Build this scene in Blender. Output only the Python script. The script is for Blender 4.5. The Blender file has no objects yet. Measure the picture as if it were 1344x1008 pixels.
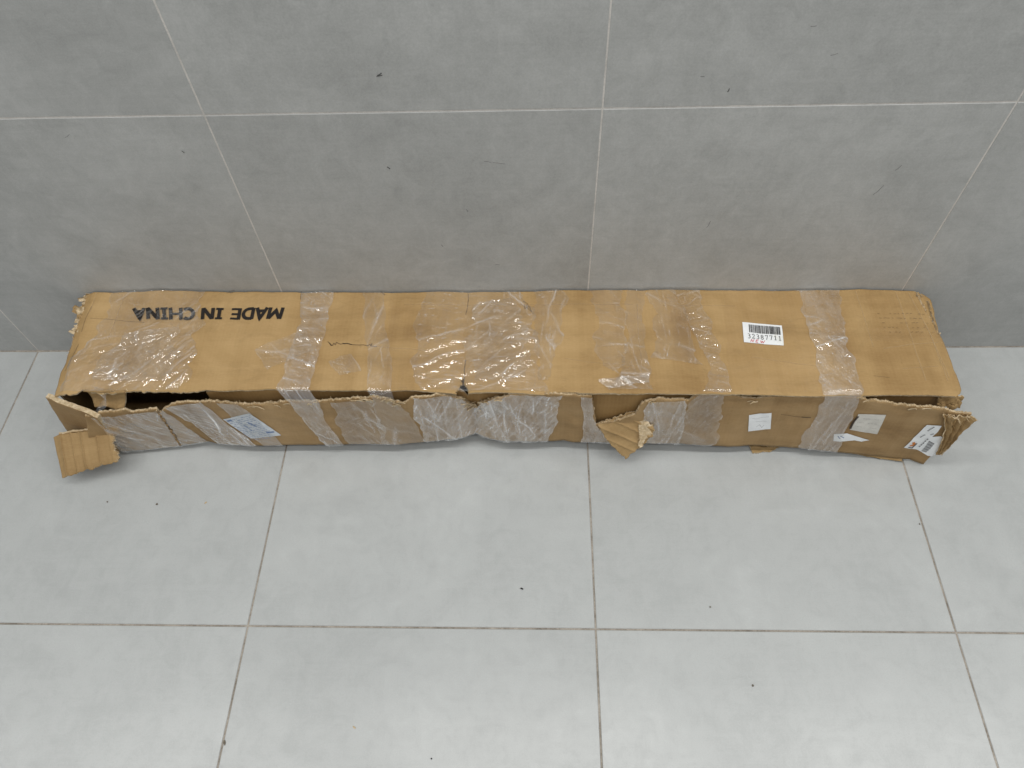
import bpy, bmesh, math, random
import numpy as np
from mathutils import Matrix, Vector

scene = bpy.context.scene
col = scene.collection

# ------------------------------------------------------------------ camera
# measured from the 0.6 m tile grid; x runs along the wall, the wall face is y = 0, the floor z = 0
CAM_LENS = 26.0
CAM_POS = (1.1053, -0.9518, 1.2802)
CAM_PITCH, CAM_YAW, CAM_ROLL = 0.97793, -0.06617, -0.05767      # radians: down, to the right, clockwise
cp, sp = math.cos(CAM_PITCH), math.sin(CAM_PITCH)
fwd = Vector((math.sin(CAM_YAW)*cp, math.cos(CAM_YAW)*cp, -sp))
rgt = Vector((math.cos(CAM_YAW), -math.sin(CAM_YAW), 0))
up = rgt.cross(fwd)
cr, sr = math.cos(CAM_ROLL), math.sin(CAM_ROLL)
r2, u2 = cr*rgt + sr*up, -sr*rgt + cr*up
cam_data = bpy.data.cameras.new('camera')
cam_data.lens = CAM_LENS; cam_data.sensor_width = 36.0; cam_data.sensor_fit = 'HORIZONTAL'
cam_data.clip_start = 0.02; cam_data.clip_end = 60
cam = bpy.data.objects.new('camera', cam_data)
col.objects.link(cam)
M = Matrix.Identity(4)
for i in range(3):
    M[i][0], M[i][1], M[i][2], M[i][3] = r2[i], u2[i], -fwd[i], CAM_POS[i]
cam.matrix_world = M
scene.camera = cam

# ------------------------------------------------------------------ light: ceiling panels of an indoor hall
world = bpy.data.worlds.new('World'); scene.world = world; world.use_nodes = True
bgn = world.node_tree.nodes['Background']
bgn.inputs[0].default_value = (0.93, 0.97, 1.0, 1); bgn.inputs[1].default_value = 0.25
def ceiling_lamp(x, y, power, sx=1.5, sy=0.10, z=2.9):
    L = bpy.data.lights.new('ceiling_lamp', 'AREA'); L.shape = 'RECTANGLE'; L.size = sx; L.size_y = sy
    L.energy = power; L.color = (1.0, 0.985, 0.95)
    o = bpy.data.objects.new('ceiling_lamp', L); col.objects.link(o); o.location = (x, y, z)
for x, cw in ((-2.3, .6), (-0.6, .9), (1.1, 1.1), (2.8, 1.1), (4.5, .9)):
    for y, pw in ((-0.45, 15), (-1.6, 8.5), (-2.7, 6.0), (-3.9, 5.0)):
        ceiling_lamp(x, y, pw*cw)
vs = scene.view_settings
vs.view_transform = 'Standard'; vs.look = 'None'; vs.gamma = 1.0; vs.use_curve_mapping = False
vs.exposure = 0.04
scene.cycles.use_denoising = True
scene.cycles.max_bounces = 5; scene.cycles.diffuse_bounces = 3; scene.cycles.glossy_bounces = 3; scene.cycles.transmission_bounces = 3
scene.cycles.transparent_max_bounces = 16
scene.cycles.sample_clamp_indirect = 6.0

# ------------------------------------------------------------------ measured outlines (metres)
CAM = [971.00794,0.97793,-0.06617,-0.05767,1.10534,-0.95182,1.28023]
TOP_L = [(0.2044,0.0001),(0.2049,-0.0204),(0.1991,-0.0352),(0.2142,-0.068),(0.2165,-0.107),(0.2196,-0.1651),(0.2171,-0.1834),(0.2188,-0.2305)]
TOP_R = [(1.8288,-0.003),(1.85,-0.0184),(1.8453,-0.0605),(1.8401,-0.1027),(1.8423,-0.1514),(1.8415,-0.1981),(1.8397,-0.2287),(1.8346,-0.2366)]
TOP_B = [(0.2044,0.0001),(0.2406,0.002),(0.3444,0.0018),(0.4473,0.0035),(0.4811,0.0015),(0.5005,-0.0042),(0.5144,0.0015),(0.6393,0.0031),(0.767,0.0029),(0.8863,0.0046),(0.9669,0.0006),(1.0942,0.0042),(1.1532,0.0041),(1.3297,0.0056),(1.4755,0.0044),(1.5763,-0.0006),(1.5915,0.0032),(1.6493,0.0031),(1.7461,0.0039),(1.8087,0.0018),(1.8288,-0.003)]
TOP_F = [(0.2188,-0.2305),(0.2549,-0.2369),(0.2781,-0.2259),(0.3126,-0.2323),(0.3581,-0.2293),(0.3998,-0.2278),(0.4553,-0.2311),(0.4866,-0.228),(0.504,-0.2249),(0.5285,-0.2281),(0.6335,-0.2252),(0.7057,-0.227),(0.8471,-0.2258),(0.8827,-0.2259),(0.9293,-0.2293),(0.9594,-0.2317),(0.9638,-0.2373),(0.968,-0.2405),(0.9719,-0.2373),(0.9783,-0.2294),(1.0406,-0.2296),(1.1108,-0.2346),(1.1485,-0.2299),(1.2128,-0.2325),(1.3023,-0.2319),(1.3699,-0.2337),(1.441,-0.2355),(1.5985,-0.236),(1.6648,-0.2369),(1.783,-0.2365),(1.8289,-0.2382),(1.8391,-0.2303)]
FR_B = [(0.2136,-0.2654,0.005),(0.2652,-0.2557,0.0062),(0.328,-0.2512,0.0075),(0.3793,-0.2449,0.0087),(0.4456,-0.2349,0.0109),(0.4652,-0.2417,0.0135),(0.5551,-0.2518,0.0241),(0.6293,-0.2511,0.0248),(0.7663,-0.2494,0.0261),(0.8263,-0.2497,0.0266),(0.8811,-0.2448,0.0271),(0.9449,-0.2384,0.0277),(0.9804,-0.2334,0.028),(1.0119,-0.2401,0.0278),(1.0342,-0.2435,0.0278),(1.0963,-0.2433,0.0275),(1.1524,-0.2415,0.0273),(1.17,-0.2457,0.0272),(1.2067,-0.2456,0.027),(1.3206,-0.2478,0.0266),(1.386,-0.2493,0.0263),(1.4725,-0.2537,0.0253),(1.5094,-0.251,0.0234),(1.5996,-0.2534,0.0189),(1.6467,-0.2587,0.0165),(1.7201,-0.2643,0.0116),(1.7948,-0.2711,0.006),(1.8094,-0.2713,0.0049),(1.8331,-0.2808,0.003)]
YTOP = [[0.2,0.35,0.5,0.9,0.98,1.06,1.4,1.6,1.66,1.72,1.81,1.9],[-0.262,-0.25,-0.238,-0.236,-0.23,-0.235,-0.235,-0.2355,-0.241,-0.2525,-0.2645,-0.276]]
FR_T = [(0.2723,0.1462),(0.3067,0.1551),(0.3505,0.1571),(0.3599,0.1504),(0.4046,0.1545),(0.4025,0.1382),(0.4104,0.1453),(0.4372,0.166),(0.4669,0.1709),(0.491,0.1691),(0.5196,0.171),(0.5425,0.164),(0.5816,0.1606),(0.6291,0.1633),(0.6488,0.1689),(0.7028,0.1683),(0.7861,0.1764),(0.8118,0.1815),(0.83,0.176),(0.8451,0.1668),(0.8629,0.1604),(0.8752,0.1754),(0.925,0.1815),(0.9485,0.1718),(0.965,0.1577),(0.9782,0.1335),(0.985,0.111),(0.9968,0.1383),(1.019,0.1603),(1.0623,0.1834),(1.0933,0.1844),(1.1484,0.1854),(1.1984,0.1794),(1.211,0.0901),(1.2528,0.1063),(1.2803,0.1246),(1.2865,0.1523),(1.2939,0.1636),(1.3171,0.1724),(1.3703,0.1658),(1.3811,0.182),(1.43,0.183),(1.4816,0.1704),(1.5337,0.1798),(1.6007,0.1798),(1.6576,0.1864),(1.6757,0.1803),(1.7305,0.1797),(1.7812,0.1803),(1.8118,0.1748),(1.8494,0.1706)]
CREASE = [(0.967,-0.0013,0.9689,-0.231),(0.6415,-0.0007,0.6462,-0.2269),(0.8165,0.0009,0.8391,-0.2274),(1.3002,0.0038,1.2771,-0.2303),(1.0942,0.0023,1.1162,-0.2314),(0.4387,0.0016,0.4712,-0.228),(0.5269,-0.0005,0.5462,-0.2266)]
FOLDL = (0.2276,-0.0055,0.2415,-0.2306)
FOLDR = (1.8245,-0.003,1.8243,-0.2366)
TXT = [(0.6161,-0.0435),(0.3183,-0.0456),(0.6136,-0.0708),(0.3287,-0.0719)]
STK = [(1.4828,-0.0815),(1.554,-0.0897),(1.5487,-0.1367),(1.4786,-0.1283)]
CUSTOMS = [(0.5129,0.112),(0.5691,0.1327),(0.6102,0.0631),(0.5468,0.0511)]
NOTE = [(1.4845,0.1249),(1.5234,0.1307),(1.5331,0.0819),(1.4937,0.0745)]
PAPER = [(1.6726,0.1388),(1.7168,0.1461),(1.7217,0.087),(1.6732,0.0906),(1.6741,0.1135)]
SCRAP = [(1.6496,0.075),(1.6712,0.0807),(1.6898,0.0741),(1.7158,0.0655),(1.7034,0.0594),(1.6902,0.0622),(1.6671,0.0538),(1.6547,0.0538)]
INK1 = [(1.5411,0.1265),(1.549,0.1258),(1.5573,0.1237),(1.5658,0.1209),(1.5796,0.1192),(1.5888,0.1182)]
SHIP = [(1.7821,0.0505),(1.792,0.1286),(1.8169,0.129),(1.8167,0.1069),(1.8154,0.0929),(1.8263,0.0995),(1.8419,0.0922),(1.8373,0.0717),(1.8374,0.0355),(1.8293,0.035),(1.8069,0.0462),(1.804,0.0473)]
SHIPBAR = [(1.8147,0.08),(1.8257,0.0748),(1.8231,0.0457),(1.8149,0.0459)]
SHIPLOGO = [(1.7871,0.0549),(1.7894,0.0786),(1.7985,0.0706),(1.7958,0.0527)]
SHIPT = [(1.8007,0.1097),(1.805,0.1248),(1.796,0.0888),(1.8005,0.0984),(1.8098,0.0986),(1.8127,0.1043),(1.8062,0.0571),(1.8102,0.086)]
SCRIB = [(0.7115,-0.1243),(0.7154,-0.1278),(0.7197,-0.1335),(0.7224,-0.1325),(0.7234,-0.1278),(0.727,-0.1315),(0.728,-0.1264),(0.732,-0.1285),(0.7372,-0.1311),(0.7412,-0.1291),(0.7439,-0.1305),(0.7489,-0.1295),(0.7576,-0.1316),(0.7713,-0.1323),(0.7797,-0.1317),(0.785,-0.1333),(0.7884,-0.1337),(0.7907,-0.1313),(0.7956,-0.1297),(0.7927,-0.1342),(0.7996,-0.1354),(0.8056,-0.1358)]
SMUDGE = [(1.0743,-0.0276),(1.0838,-0.0348),(1.0801,-0.042),(1.0913,-0.0539),(1.0857,-0.0396),(1.0782,-0.0467),(1.0762,-0.0348)]
FT_A1_L = [(0.2687,0.0),(0.2751,-0.0717),(0.2528,-0.133),(0.2372,-0.1835),(0.231,-0.2289)]
FT_A1_R = [(0.4478,0.0016),(0.4563,-0.0722),(0.4672,-0.1422),(0.4624,-0.1924),(0.4534,-0.2295)]
FT_B_L = [(0.6381,0.0012),(0.6535,-0.0727),(0.6454,-0.1596),(0.6335,-0.2252)]
FT_B_R = [(0.7013,0.0011),(0.7047,-0.0728),(0.7021,-0.1598),(0.6905,-0.227)]
FT_B2_L = [(0.5772,-0.1459),(0.6113,-0.1895)]
FT_B2_R = [(0.6661,-0.0959),(0.6887,-0.1462)]
FT_C_L = [(0.7642,0.001),(0.7806,-0.1085),(0.8007,-0.2273)]
FT_C_R = [(0.8016,0.0009),(0.8208,-0.1086),(0.8418,-0.2274)]
FT_D_L = [(0.8958,-0.0031),(0.8781,-0.0912),(0.8798,-0.1771),(0.8856,-0.2276)]
FT_D_R = [(1.0765,-0.0034),(1.1001,-0.0918),(1.0987,-0.1777),(1.1149,-0.233)]
FT_F1_L = [(1.2737,0.0019),(1.2663,-0.1099),(1.2472,-0.1946),(1.2236,-0.2301)]
FT_F1_R = [(1.3089,0.0018),(1.3014,-0.11),(1.3014,-0.1948),(1.3064,-0.2303)]
FT_F2_L = [(1.3557,0.0018),(1.3844,-0.0926),(1.4086,-0.1786),(1.3939,-0.2322)]
FT_F2_R = [(1.4111,0.0016),(1.4223,-0.0927),(1.4357,-0.1787),(1.436,-0.2339)]
FT_G_L = [(1.6009,-0.0006),(1.601,-0.0932),(1.6044,-0.1957),(1.5989,-0.2344)]
FT_G_R = [(1.6773,-0.0008),(1.6635,-0.0933),(1.6626,-0.1627),(1.6693,-0.2346)]
FT_H_L = [(1.2111,-0.2108),(1.229,-0.2301)]
FT_H_R = [(1.2983,-0.1997),(1.2996,-0.2159)]
FT_I_L = [(0.7178,-0.1699),(0.7445,-0.1997)]
FT_I_R = [(0.7606,-0.1532),(0.7822,-0.19)]
FT_M_L = [(1.2045,-0.0037),(1.2151,-0.0921),(1.2181,-0.1781)]
FT_M_R = [(1.2704,-0.0038),(1.2675,-0.0922),(1.251,-0.1979)]
FT_N_L = [(1.3143,-0.0039),(1.3211,-0.0924),(1.3178,-0.1616)]
FT_N_R = [(1.3609,-0.004),(1.3802,-0.0925),(1.4019,-0.1786)]
FT_P_L = [(0.9805,-0.037),(0.9704,-0.1265),(0.9924,-0.2102)]
FT_P_R = [(1.0532,-0.0223),(1.0859,-0.1094),(1.081,-0.2072)]
FT_Q_L = [(0.3226,-0.1073),(0.3014,-0.1587),(0.2852,-0.2082)]
FT_Q_R = [(0.4223,-0.0899),(0.4319,-0.1506),(0.4236,-0.2118)]
FT_J_L = [(1.0942,0.0004),(1.0972,-0.1094),(1.1001,-0.2105)]
FT_J_R = [(1.1561,0.0002),(1.1439,-0.1095),(1.1245,-0.2106)]
FF_A2_L = [(0.2809,0.1424),(0.2826,0.1033),(0.2709,0.0086)]
FF_A2_R = [(0.4141,0.1475),(0.428,0.0929),(0.4466,0.0132)]
FF_A3_L = [(0.4211,0.1574),(0.4379,0.0998),(0.4722,0.0197)]
FF_A3_R = [(0.4921,0.1683),(0.5181,0.0968),(0.5527,0.0263)]
FF_B_L = [(0.6565,0.1666),(0.6673,0.0986),(0.6886,0.0275)]
FF_B_R = [(0.7065,0.1661),(0.7077,0.0981),(0.7215,0.0269)]
FF_C_L = [(0.8053,0.1762),(0.799,0.1093),(0.7967,0.029)]
FF_C_R = [(0.8502,0.1644),(0.874,0.1061),(0.8862,0.0318)]
FF_D_L = [(0.8834,0.1752),(0.874,0.1061),(0.8804,0.0327)]
FF_D_R = [(1.1458,0.1831),(1.1364,0.1022),(1.1258,0.0287)]
FF_E_L = [(1.181,0.1773),(1.187,0.1048),(1.1845,0.0311)]
FF_E_R = [(1.2001,0.1727),(1.2105,0.0876),(1.2489,0.0297)]
FF_F3_L = [(1.2955,0.1614),(1.2946,0.0938),(1.2954,0.031)]
FF_F3_R = [(1.365,0.1658),(1.3729,0.095),(1.3755,0.0285)]
FF_F2_L = [(1.3717,0.1658),(1.3669,0.1068),(1.364,0.0281)]
FF_F2_R = [(1.4321,0.1787),(1.4398,0.1088),(1.4376,0.0277)]
FF_G_L = [(1.6035,0.1791),(1.6034,0.0984),(1.5969,0.0238)]
FF_G_R = [(1.6638,0.1825),(1.6691,0.1075),(1.6713,0.0191)]
FF_R_L = [(0.7309,0.1635),(0.7278,0.0978),(0.734,0.0293)]
FF_R_R = [(0.8077,0.174),(0.8104,0.1093),(0.8147,0.0291)]
FF_S_L = [(1.4382,0.1745),(1.4426,0.1089),(1.4522,0.0262)]
FF_S_R = [(1.4687,0.1683),(1.4726,0.1098),(1.481,0.0268)]
FF_L_L = [(0.9957,0.1207),(1.0053,0.0922)]
FF_L_R = [(1.0333,0.1709),(1.0557,0.147)]
FF_K_L = [(0.519,0.1652),(0.5294,0.1297),(0.5634,0.0267)]
FF_K_R = [(0.5569,0.1609),(0.5729,0.1308),(0.604,0.0262)]
TP_T1 = [(0.2203,-0.0018),(0.4473,0.0035),(0.452,-0.2295),(0.2623,-0.2338)]
TP_T2 = [(0.815,0.0009),(0.8865,0.0027),(0.8841,-0.226),(0.8293,-0.2258)]
TP_T3 = [(1.1561,0.0021),(1.2738,0.0038),(1.245,-0.2302),(1.1324,-0.2298)]
TP_T4 = [(1.458,0.0035),(1.6059,0.0032),(1.5936,-0.2344),(1.4386,-0.2339)]
TP_T5 = [(1.7083,-0.097),(1.84,-0.0938),(1.8394,-0.1273),(1.7091,-0.1269)]
TP_T6 = [(0.4975,-0.0042),(0.6354,-0.0007),(0.6128,-0.0904),(0.5024,-0.0937)]
TP_T7 = [(1.3115,-0.0378),(1.391,-0.0342),(1.4173,-0.1103),(1.314,-0.11)]
SQ = [(0.1695,-0.2585,0.075),(0.2874,-0.2476,0.085),(0.2978,-0.2985,0.045),(0.1908,-0.3277,0.035)]
MID = [(1.2119,-0.2415,0.0876),(1.2382,-0.2566,0.048),(1.2695,-0.2877,0.03),(1.2913,-0.2741,0.05),(1.3153,-0.2572,0.075),(1.3174,-0.2467,0.088),(1.2986,-0.2358,0.1),(1.2791,-0.2395,0.1223)]
ENDF = [(0.2014,-0.2325,0.172),(0.2989,-0.2633,0.15),(0.167,-0.2319,0.004),(0.2699,-0.2493,0.004)]
INFL = [(0.2786,-0.2275,0.1867),(0.3585,-0.2309,0.1866),(0.3367,-0.2407,0.14),(0.2806,-0.2338,0.145)]
BOTR = [(1.514,-0.2388,0.006),(1.5685,-0.2446,0.006),(1.5561,-0.2519,0.004),(1.5178,-0.2556,0.003)]
BOTR2 = [(1.6756,-0.2507,0.008),(1.7953,-0.2713,0.008),(1.7954,-0.2754,0.005),(1.7311,-0.264,0.005)]
RTOP = [(1.8531,-0.2667,0.165),(1.8052,-0.2542,0.165),(1.8366,-0.2368,0.182)]
RB = (1.8337,-0.2803,0.002)
CRUMBS = [(1.0737,-0.5254),(0.3737,-0.3664),(0.4676,-0.3629),(0.2755,-0.362),(0.9351,-0.7959),(1.3977,-0.5549),(1.4498,-0.6819),(1.7948,-0.4005),(0.6035,-0.7778),(0.8079,-0.7528)]
SCUFF = [(0.8786,0.658),(0.8631,0.4912),(0.5406,0.5285),(1.662,0.4324),(1.6761,0.4775),(1.0239,0.5007),(1.042,0.4973),(1.3994,0.36),(1.5119,0.6753),(1.3787,0.6224),(1.3376,0.6451),(1.4715,0.7166),(0.9824,0.3979),(0.3705,0.5619),(0.9299,0.3145),(1.0282,0.2635)]
WEAR = [([(0.8453,-0.0348),(1.0943,-0.0373),(1.2825,-0.0396)],0.001,'crease_pale'),([(1.3399,-0.0416),(1.476,-0.0419)],0.0009,'crease_pale'),([(0.798,-0.1346),(0.8767,-0.1417),(0.8982,-0.1451)],0.0012,'crease_pale'),([(1.4856,-0.1621),(1.545,-0.1707),(1.6045,-0.1825)],0.001,'crease_pale'),([(0.9672,-0.0051),(0.9688,-0.0221),(0.9677,-0.0444),(0.9655,-0.059)],0.0016,'crease_dark'),([(0.64,-0.0007),(0.6419,-0.0214)],0.002,'crease_dark'),([(0.9707,-0.1606),(0.9689,-0.1806),(0.9698,-0.1971),(0.968,-0.215)],0.002,'crease_dark'),([(0.2932,-0.0057),(0.2934,-0.0428),(0.2927,-0.0807),(0.2895,-0.1194)],0.0016,'crease_pale'),([(0.2353,-0.0056),(0.2366,-0.0536)],0.0012,'crease_pale'),([(1.2913,-0.0377),(1.2888,-0.11),(1.2904,-0.1615),(1.2881,-0.1915)],0.0014,'crease_pale'),([(1.7071,-0.0085),(1.708,-0.0755),(1.7088,-0.139)],0.0012,'crease_pale'),([(1.7829,-0.0087),(1.7828,-0.1114),(1.7809,-0.2125)],0.0014,'crease_pale'),([(1.8072,-0.0087),(1.8197,-0.1115),(1.8187,-0.2126)],0.0014,'crease_pale'),([(1.7269,-0.1425),(1.777,-0.1323),(1.8286,-0.1273)],0.0012,'crease_pale'),([(1.817,-0.083),(1.8219,-0.1496),(1.8233,-0.2062)],0.0014,'crease_pale'),([(0.235,-0.039),(0.2333,-0.0716),(0.2349,-0.1)],0.0014,'crease_dark'),([(0.238,-0.1278),(0.2351,-0.1551),(0.2292,-0.1851)],0.0018,'crease_dark'),([(0.2411,-0.0681),(0.29,-0.0718),(0.3515,-0.0791)],0.0009,'crease_dark'),([(1.1499,-0.1611),(1.191,-0.1696),(1.2864,-0.1783)],0.0007,'crease_pale'),([(1.6929,-0.2025),(1.7211,-0.2059)],0.0008,'crease_dark'),([(0.7975,-0.0029),(0.8058,-0.0105)],0.002,'crease_dark'),([(0.4975,-0.0042),(0.5088,-0.0004)],0.0022,'crease_dark'),([(1.7487,-0.1863),(1.8123,-0.1815)],0.0009,'crease_pale')]

# ------------------------------------------------------------------ small maths
def hash2(ix, iy, seed):
    h = (ix.astype(np.int64)*374761393 + iy.astype(np.int64)*668265263 + seed*974634777) & 0x7fffffff
    h = ((h ^ (h >> 13))*1274126177) & 0x7fffffff
    h = ((h ^ (h >> 16))*668265263) & 0x7fffffff
    return ((h ^ (h >> 15)) & 0xffff)/65535.0
def vn(x, y, seed=0):
    x = np.asarray(x, float); y = np.asarray(y, float)
    x, y = np.broadcast_arrays(x, y)
    ix = np.floor(x); iy = np.floor(y); fx = x-ix; fy = y-iy
    fx = fx*fx*fx*(fx*(fx*6-15)+10); fy = fy*fy*fy*(fy*(fy*6-15)+10)
    a = hash2(ix, iy, seed); b = hash2(ix+1, iy, seed); c = hash2(ix, iy+1, seed); d = hash2(ix+1, iy+1, seed)
    return (a+(b-a)*fx)+((c+(d-c)*fx)-(a+(b-a)*fx))*fy
def fbm(x, y, seed=0, o=3):
    r = 0; a = .5; 
    for i in range(o):
        r = r + a*(vn(x, y, seed+i*17)*2-1); x = x*2.03+3.1; y = y*2.03+7.7; a *= .5
    return r
def crumple(x, y, seed, f=45.0, aniso=1.0, ang=0.0, lines=False):
    """straight sharp folds crossing each other, about 0..1; aniso > 1 keeps the folds near one direction"""
    rs = np.random.RandomState(seed); h = 0; tot = 0; cr_ = np.zeros(np.broadcast(x, y).shape)
    wx = .010*fbm(x*18, y*18, seed+5, 2); wy = .010*fbm(x*18+9, y*18, seed+8, 2)
    n = 7
    for k in range(n):
        th = ang + rs.normal(0, 1.1/aniso) + (rs.uniform(0, math.pi) if aniso <= 1.01 or k == n-1 else 0)
        c, s_ = math.cos(th), math.sin(th); ff_ = f*(.55*1.42**k)*rs.uniform(.85, 1.15)
        u = ((x+wx)*c+(y+wy)*s_)*ff_+rs.uniform(0, 99); v = (-(x+wx)*s_+(y+wy)*c)*ff_
        fl = np.floor(u); fr_ = u-fl
        am = .25+.75*hash2(fl, fl*0+k, seed+k)                 # every fold its own height
        pk = .3+.4*hash2(fl, fl*0+k+50, seed+k)                # and its own lean
        tri = np.where(fr_ < pk, fr_/pk, (1-fr_)/(1-pk))*am
        run = np.clip(vn(u*.25+3, v*.22, seed+60+k)*2.6-.75, 0, 1)   # folds run out
        a = .80**k; h = h+a*tri*run; tot += a*.45
        cr_ = np.maximum(cr_, np.exp(-np.abs(fr_-pk)/.05)*run*am*(hash2(fl, fl*0+k+90, seed+k) > .45)*np.clip(vn(v*.6, fl, seed+120+k)*2.4-.8, 0, 1))
    h = h/tot
    return (h, np.clip(cr_*1.2, 0, 1)) if lines else h
def lerp_tab(x, tab):
    a = np.array(tab); return np.interp(x, a[:, 0], a[:, 1])
def lin_x(line, y):
    x0, y0, x1, y1 = line; return x0+(x1-x0)*(y-y0)/(y1-y0)

# ------------------------------------------------------------------ materials
def new_mat(name):
    m = bpy.data.materials.new(name); m.use_nodes = True
    nt = m.node_tree; nt.nodes.clear()
    out = nt.nodes.new('ShaderNodeOutputMaterial')
    def N(t, **kw):
        n = nt.nodes.new(t)
        for k, v in kw.items():
            if k in n.inputs.keys() if isinstance(k, str) else False: n.inputs[k].default_value = v
            else: setattr(n, k, v)
        return n
    def L(a, b): nt.links.new(a, b)
    return m, nt, out, N, L
def ramp(N, L, src, stops):
    r = N('ShaderNodeValToRGB'); e = r.color_ramp.elements
    while len(e) < len(stops): e.new(0.5)
    for el, (p, c) in zip(e, stops):
        el.position = p; el.color = (c, c, c, 1) if isinstance(c, (int, float)) else (*c, 1)
    L(src, r.inputs[0]); return r.outputs[0]
def noise(N, L, vec, scale, detail=4, rough=.55, dist=0):
    n = N('ShaderNodeTexNoise'); n.inputs['Scale'].default_value = scale; n.inputs['Detail'].default_value = detail
    n.inputs['Roughness'].default_value = rough; n.inputs['Distortion'].default_value = dist
    L(vec, n.inputs['Vector']); return n.outputs[0]
def mapping(N, L, vec, scale=(1, 1, 1), loc=(0, 0, 0), rot=(0, 0, 0)):
    m = N('ShaderNodeMapping'); m.inputs['Scale'].default_value = scale; m.inputs['Location'].default_value = loc
    m.inputs['Rotation'].default_value = rot; L(vec, m.inputs['Vector']); return m.outputs[0]
def mixc(N, L, fac, a, b, mode='MIX'):
    m = N('ShaderNodeMix', data_type='RGBA', blend_type=mode)
    for s, v in ((0, fac), (6, a), (7, b)):
        if hasattr(v, 'is_linked') or hasattr(v, 'links'): L(v, m.inputs[s])
        else: m.inputs[s].default_value = v if s == 0 else (*v, 1)
    return m.outputs[2]
def bump(N, L, h, strength, dist, nrm=None):
    b = N('ShaderNodeBump'); b.inputs['Strength'].default_value = strength; b.inputs['Distance'].default_value = dist
    L(h, b.inputs['Height'])
    if nrm is not None: L(nrm, b.inputs['Normal'])
    return b.outputs[0]
def principled(N, L, out, color, rough, spec=.5, normal=None):
    p = N('ShaderNodeBsdfPrincipled')
    for k, v in (('Base Color', color), ('Roughness', rough), ('Specular IOR Level', spec)):
        if hasattr(v, 'links'): L(v, p.inputs[k])
        else: p.inputs[k].default_value = (*v, 1) if isinstance(v, tuple) else v
    if normal is not None: L(normal, p.inputs['Normal'])
    L(p.outputs[0], out.inputs[0]); return p

def tile_material(name, c0, c1, rough, spec, streak_rot):
    m, nt, out, N, L = new_mat(name)
    tc = N('ShaderNodeTexCoord'); oi = N('ShaderNodeObjectInfo')
    cb = N('ShaderNodeVectorMath', operation='SCALE'); 
    cx = N('ShaderNodeCombineXYZ'); L(oi.outputs['Random'], cx.inputs[0]); L(oi.outputs['Random'], cx.inputs[1]); cx.inputs[2].default_value = .3
    L(cx.outputs[0], cb.inputs[0]); cb.inputs['Scale'].default_value = 37.0
    ad = N('ShaderNodeVectorMath', operation='ADD'); L(tc.outputs['Object'], ad.inputs[0]); L(cb.outputs[0], ad.inputs[1])
    v = ad.outputs[0]
    big = noise(N, L, v, 5.0, 7, .68, .6)
    mid = noise(N, L, mapping(N, L, v, (1, 1, 1)), 30, 7, .7, .8)
    s1 = noise(N, L, mapping(N, L, v, (7, 160, 160), rot=(0, 0, streak_rot)), 1.0, 5, .7)
    s2 = noise(N, L, mapping(N, L, v, (160, 7, 7)), 1.0, 5, .7)
    fine = noise(N, L, v, 420, 2, .6)
    f = mixc(N, L, .45, big, mid); f = mixc(N, L, .13, f, s1); f = mixc(N, L, .08, f, s2); f = mixc(N, L, .20, f, fine)
    colr = ramp(N, L, f, [(.36, c0), (.64, c1)])
    tv = N('ShaderNodeMapRange'); L(oi.outputs['Random'], tv.inputs[0]); tv.inputs[3].default_value = .955; tv.inputs[4].default_value = 1.035
    tcx = N('ShaderNodeCombineColor'); [L(tv.outputs[0], tcx.inputs[q_]) for q_ in range(3)]
    colr = mixc(N, L, 1.0, colr, tcx.outputs[0], 'MULTIPLY')
    # rare dark specks and rubbed marks
    sp_ = ramp(N, L, noise(N, L, mapping(N, L, v, (1, 1, 1)), 60, 3, .5), [(.735, 0.0), (.78, 1.0)])
    msk = ramp(N, L, noise(N, L, v, 4.5, 2), [(.5, 0.0), (.7, .35)])
    mm = N('ShaderNodeMath', operation='MULTIPLY'); L(sp_, mm.inputs[0]); L(msk, mm.inputs[1])
    colr = mixc(N, L, mm.outputs[0], colr, tuple(a*.5 for a in c0))
    rr = ramp(N, L, f, [(.3, rough+.06), (.7, rough-.05)])
    nb = bump(N, L, f, .06, .0015); nb = bump(N, L, fine, .05, .0006, nb)
    principled(N, L, out, colr, rr, spec, nb)
    return m

def grout_material(name, c0, c1):
    m, nt, out, N, L = new_mat(name)
    tc = N('ShaderNodeTexCoord')
    n = noise(N, L, tc.outputs['Object'], 26, 5, .7)
    n2 = noise(N, L, tc.outputs['Object'], 300, 3, .7)
    principled(N, L, out, ramp(N, L, mixc(N, L, .35, n, n2), [(.36, c0), (.66, c1)]), .9, .2, bump(N, L, n2, .4, .001))
    return m

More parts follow.
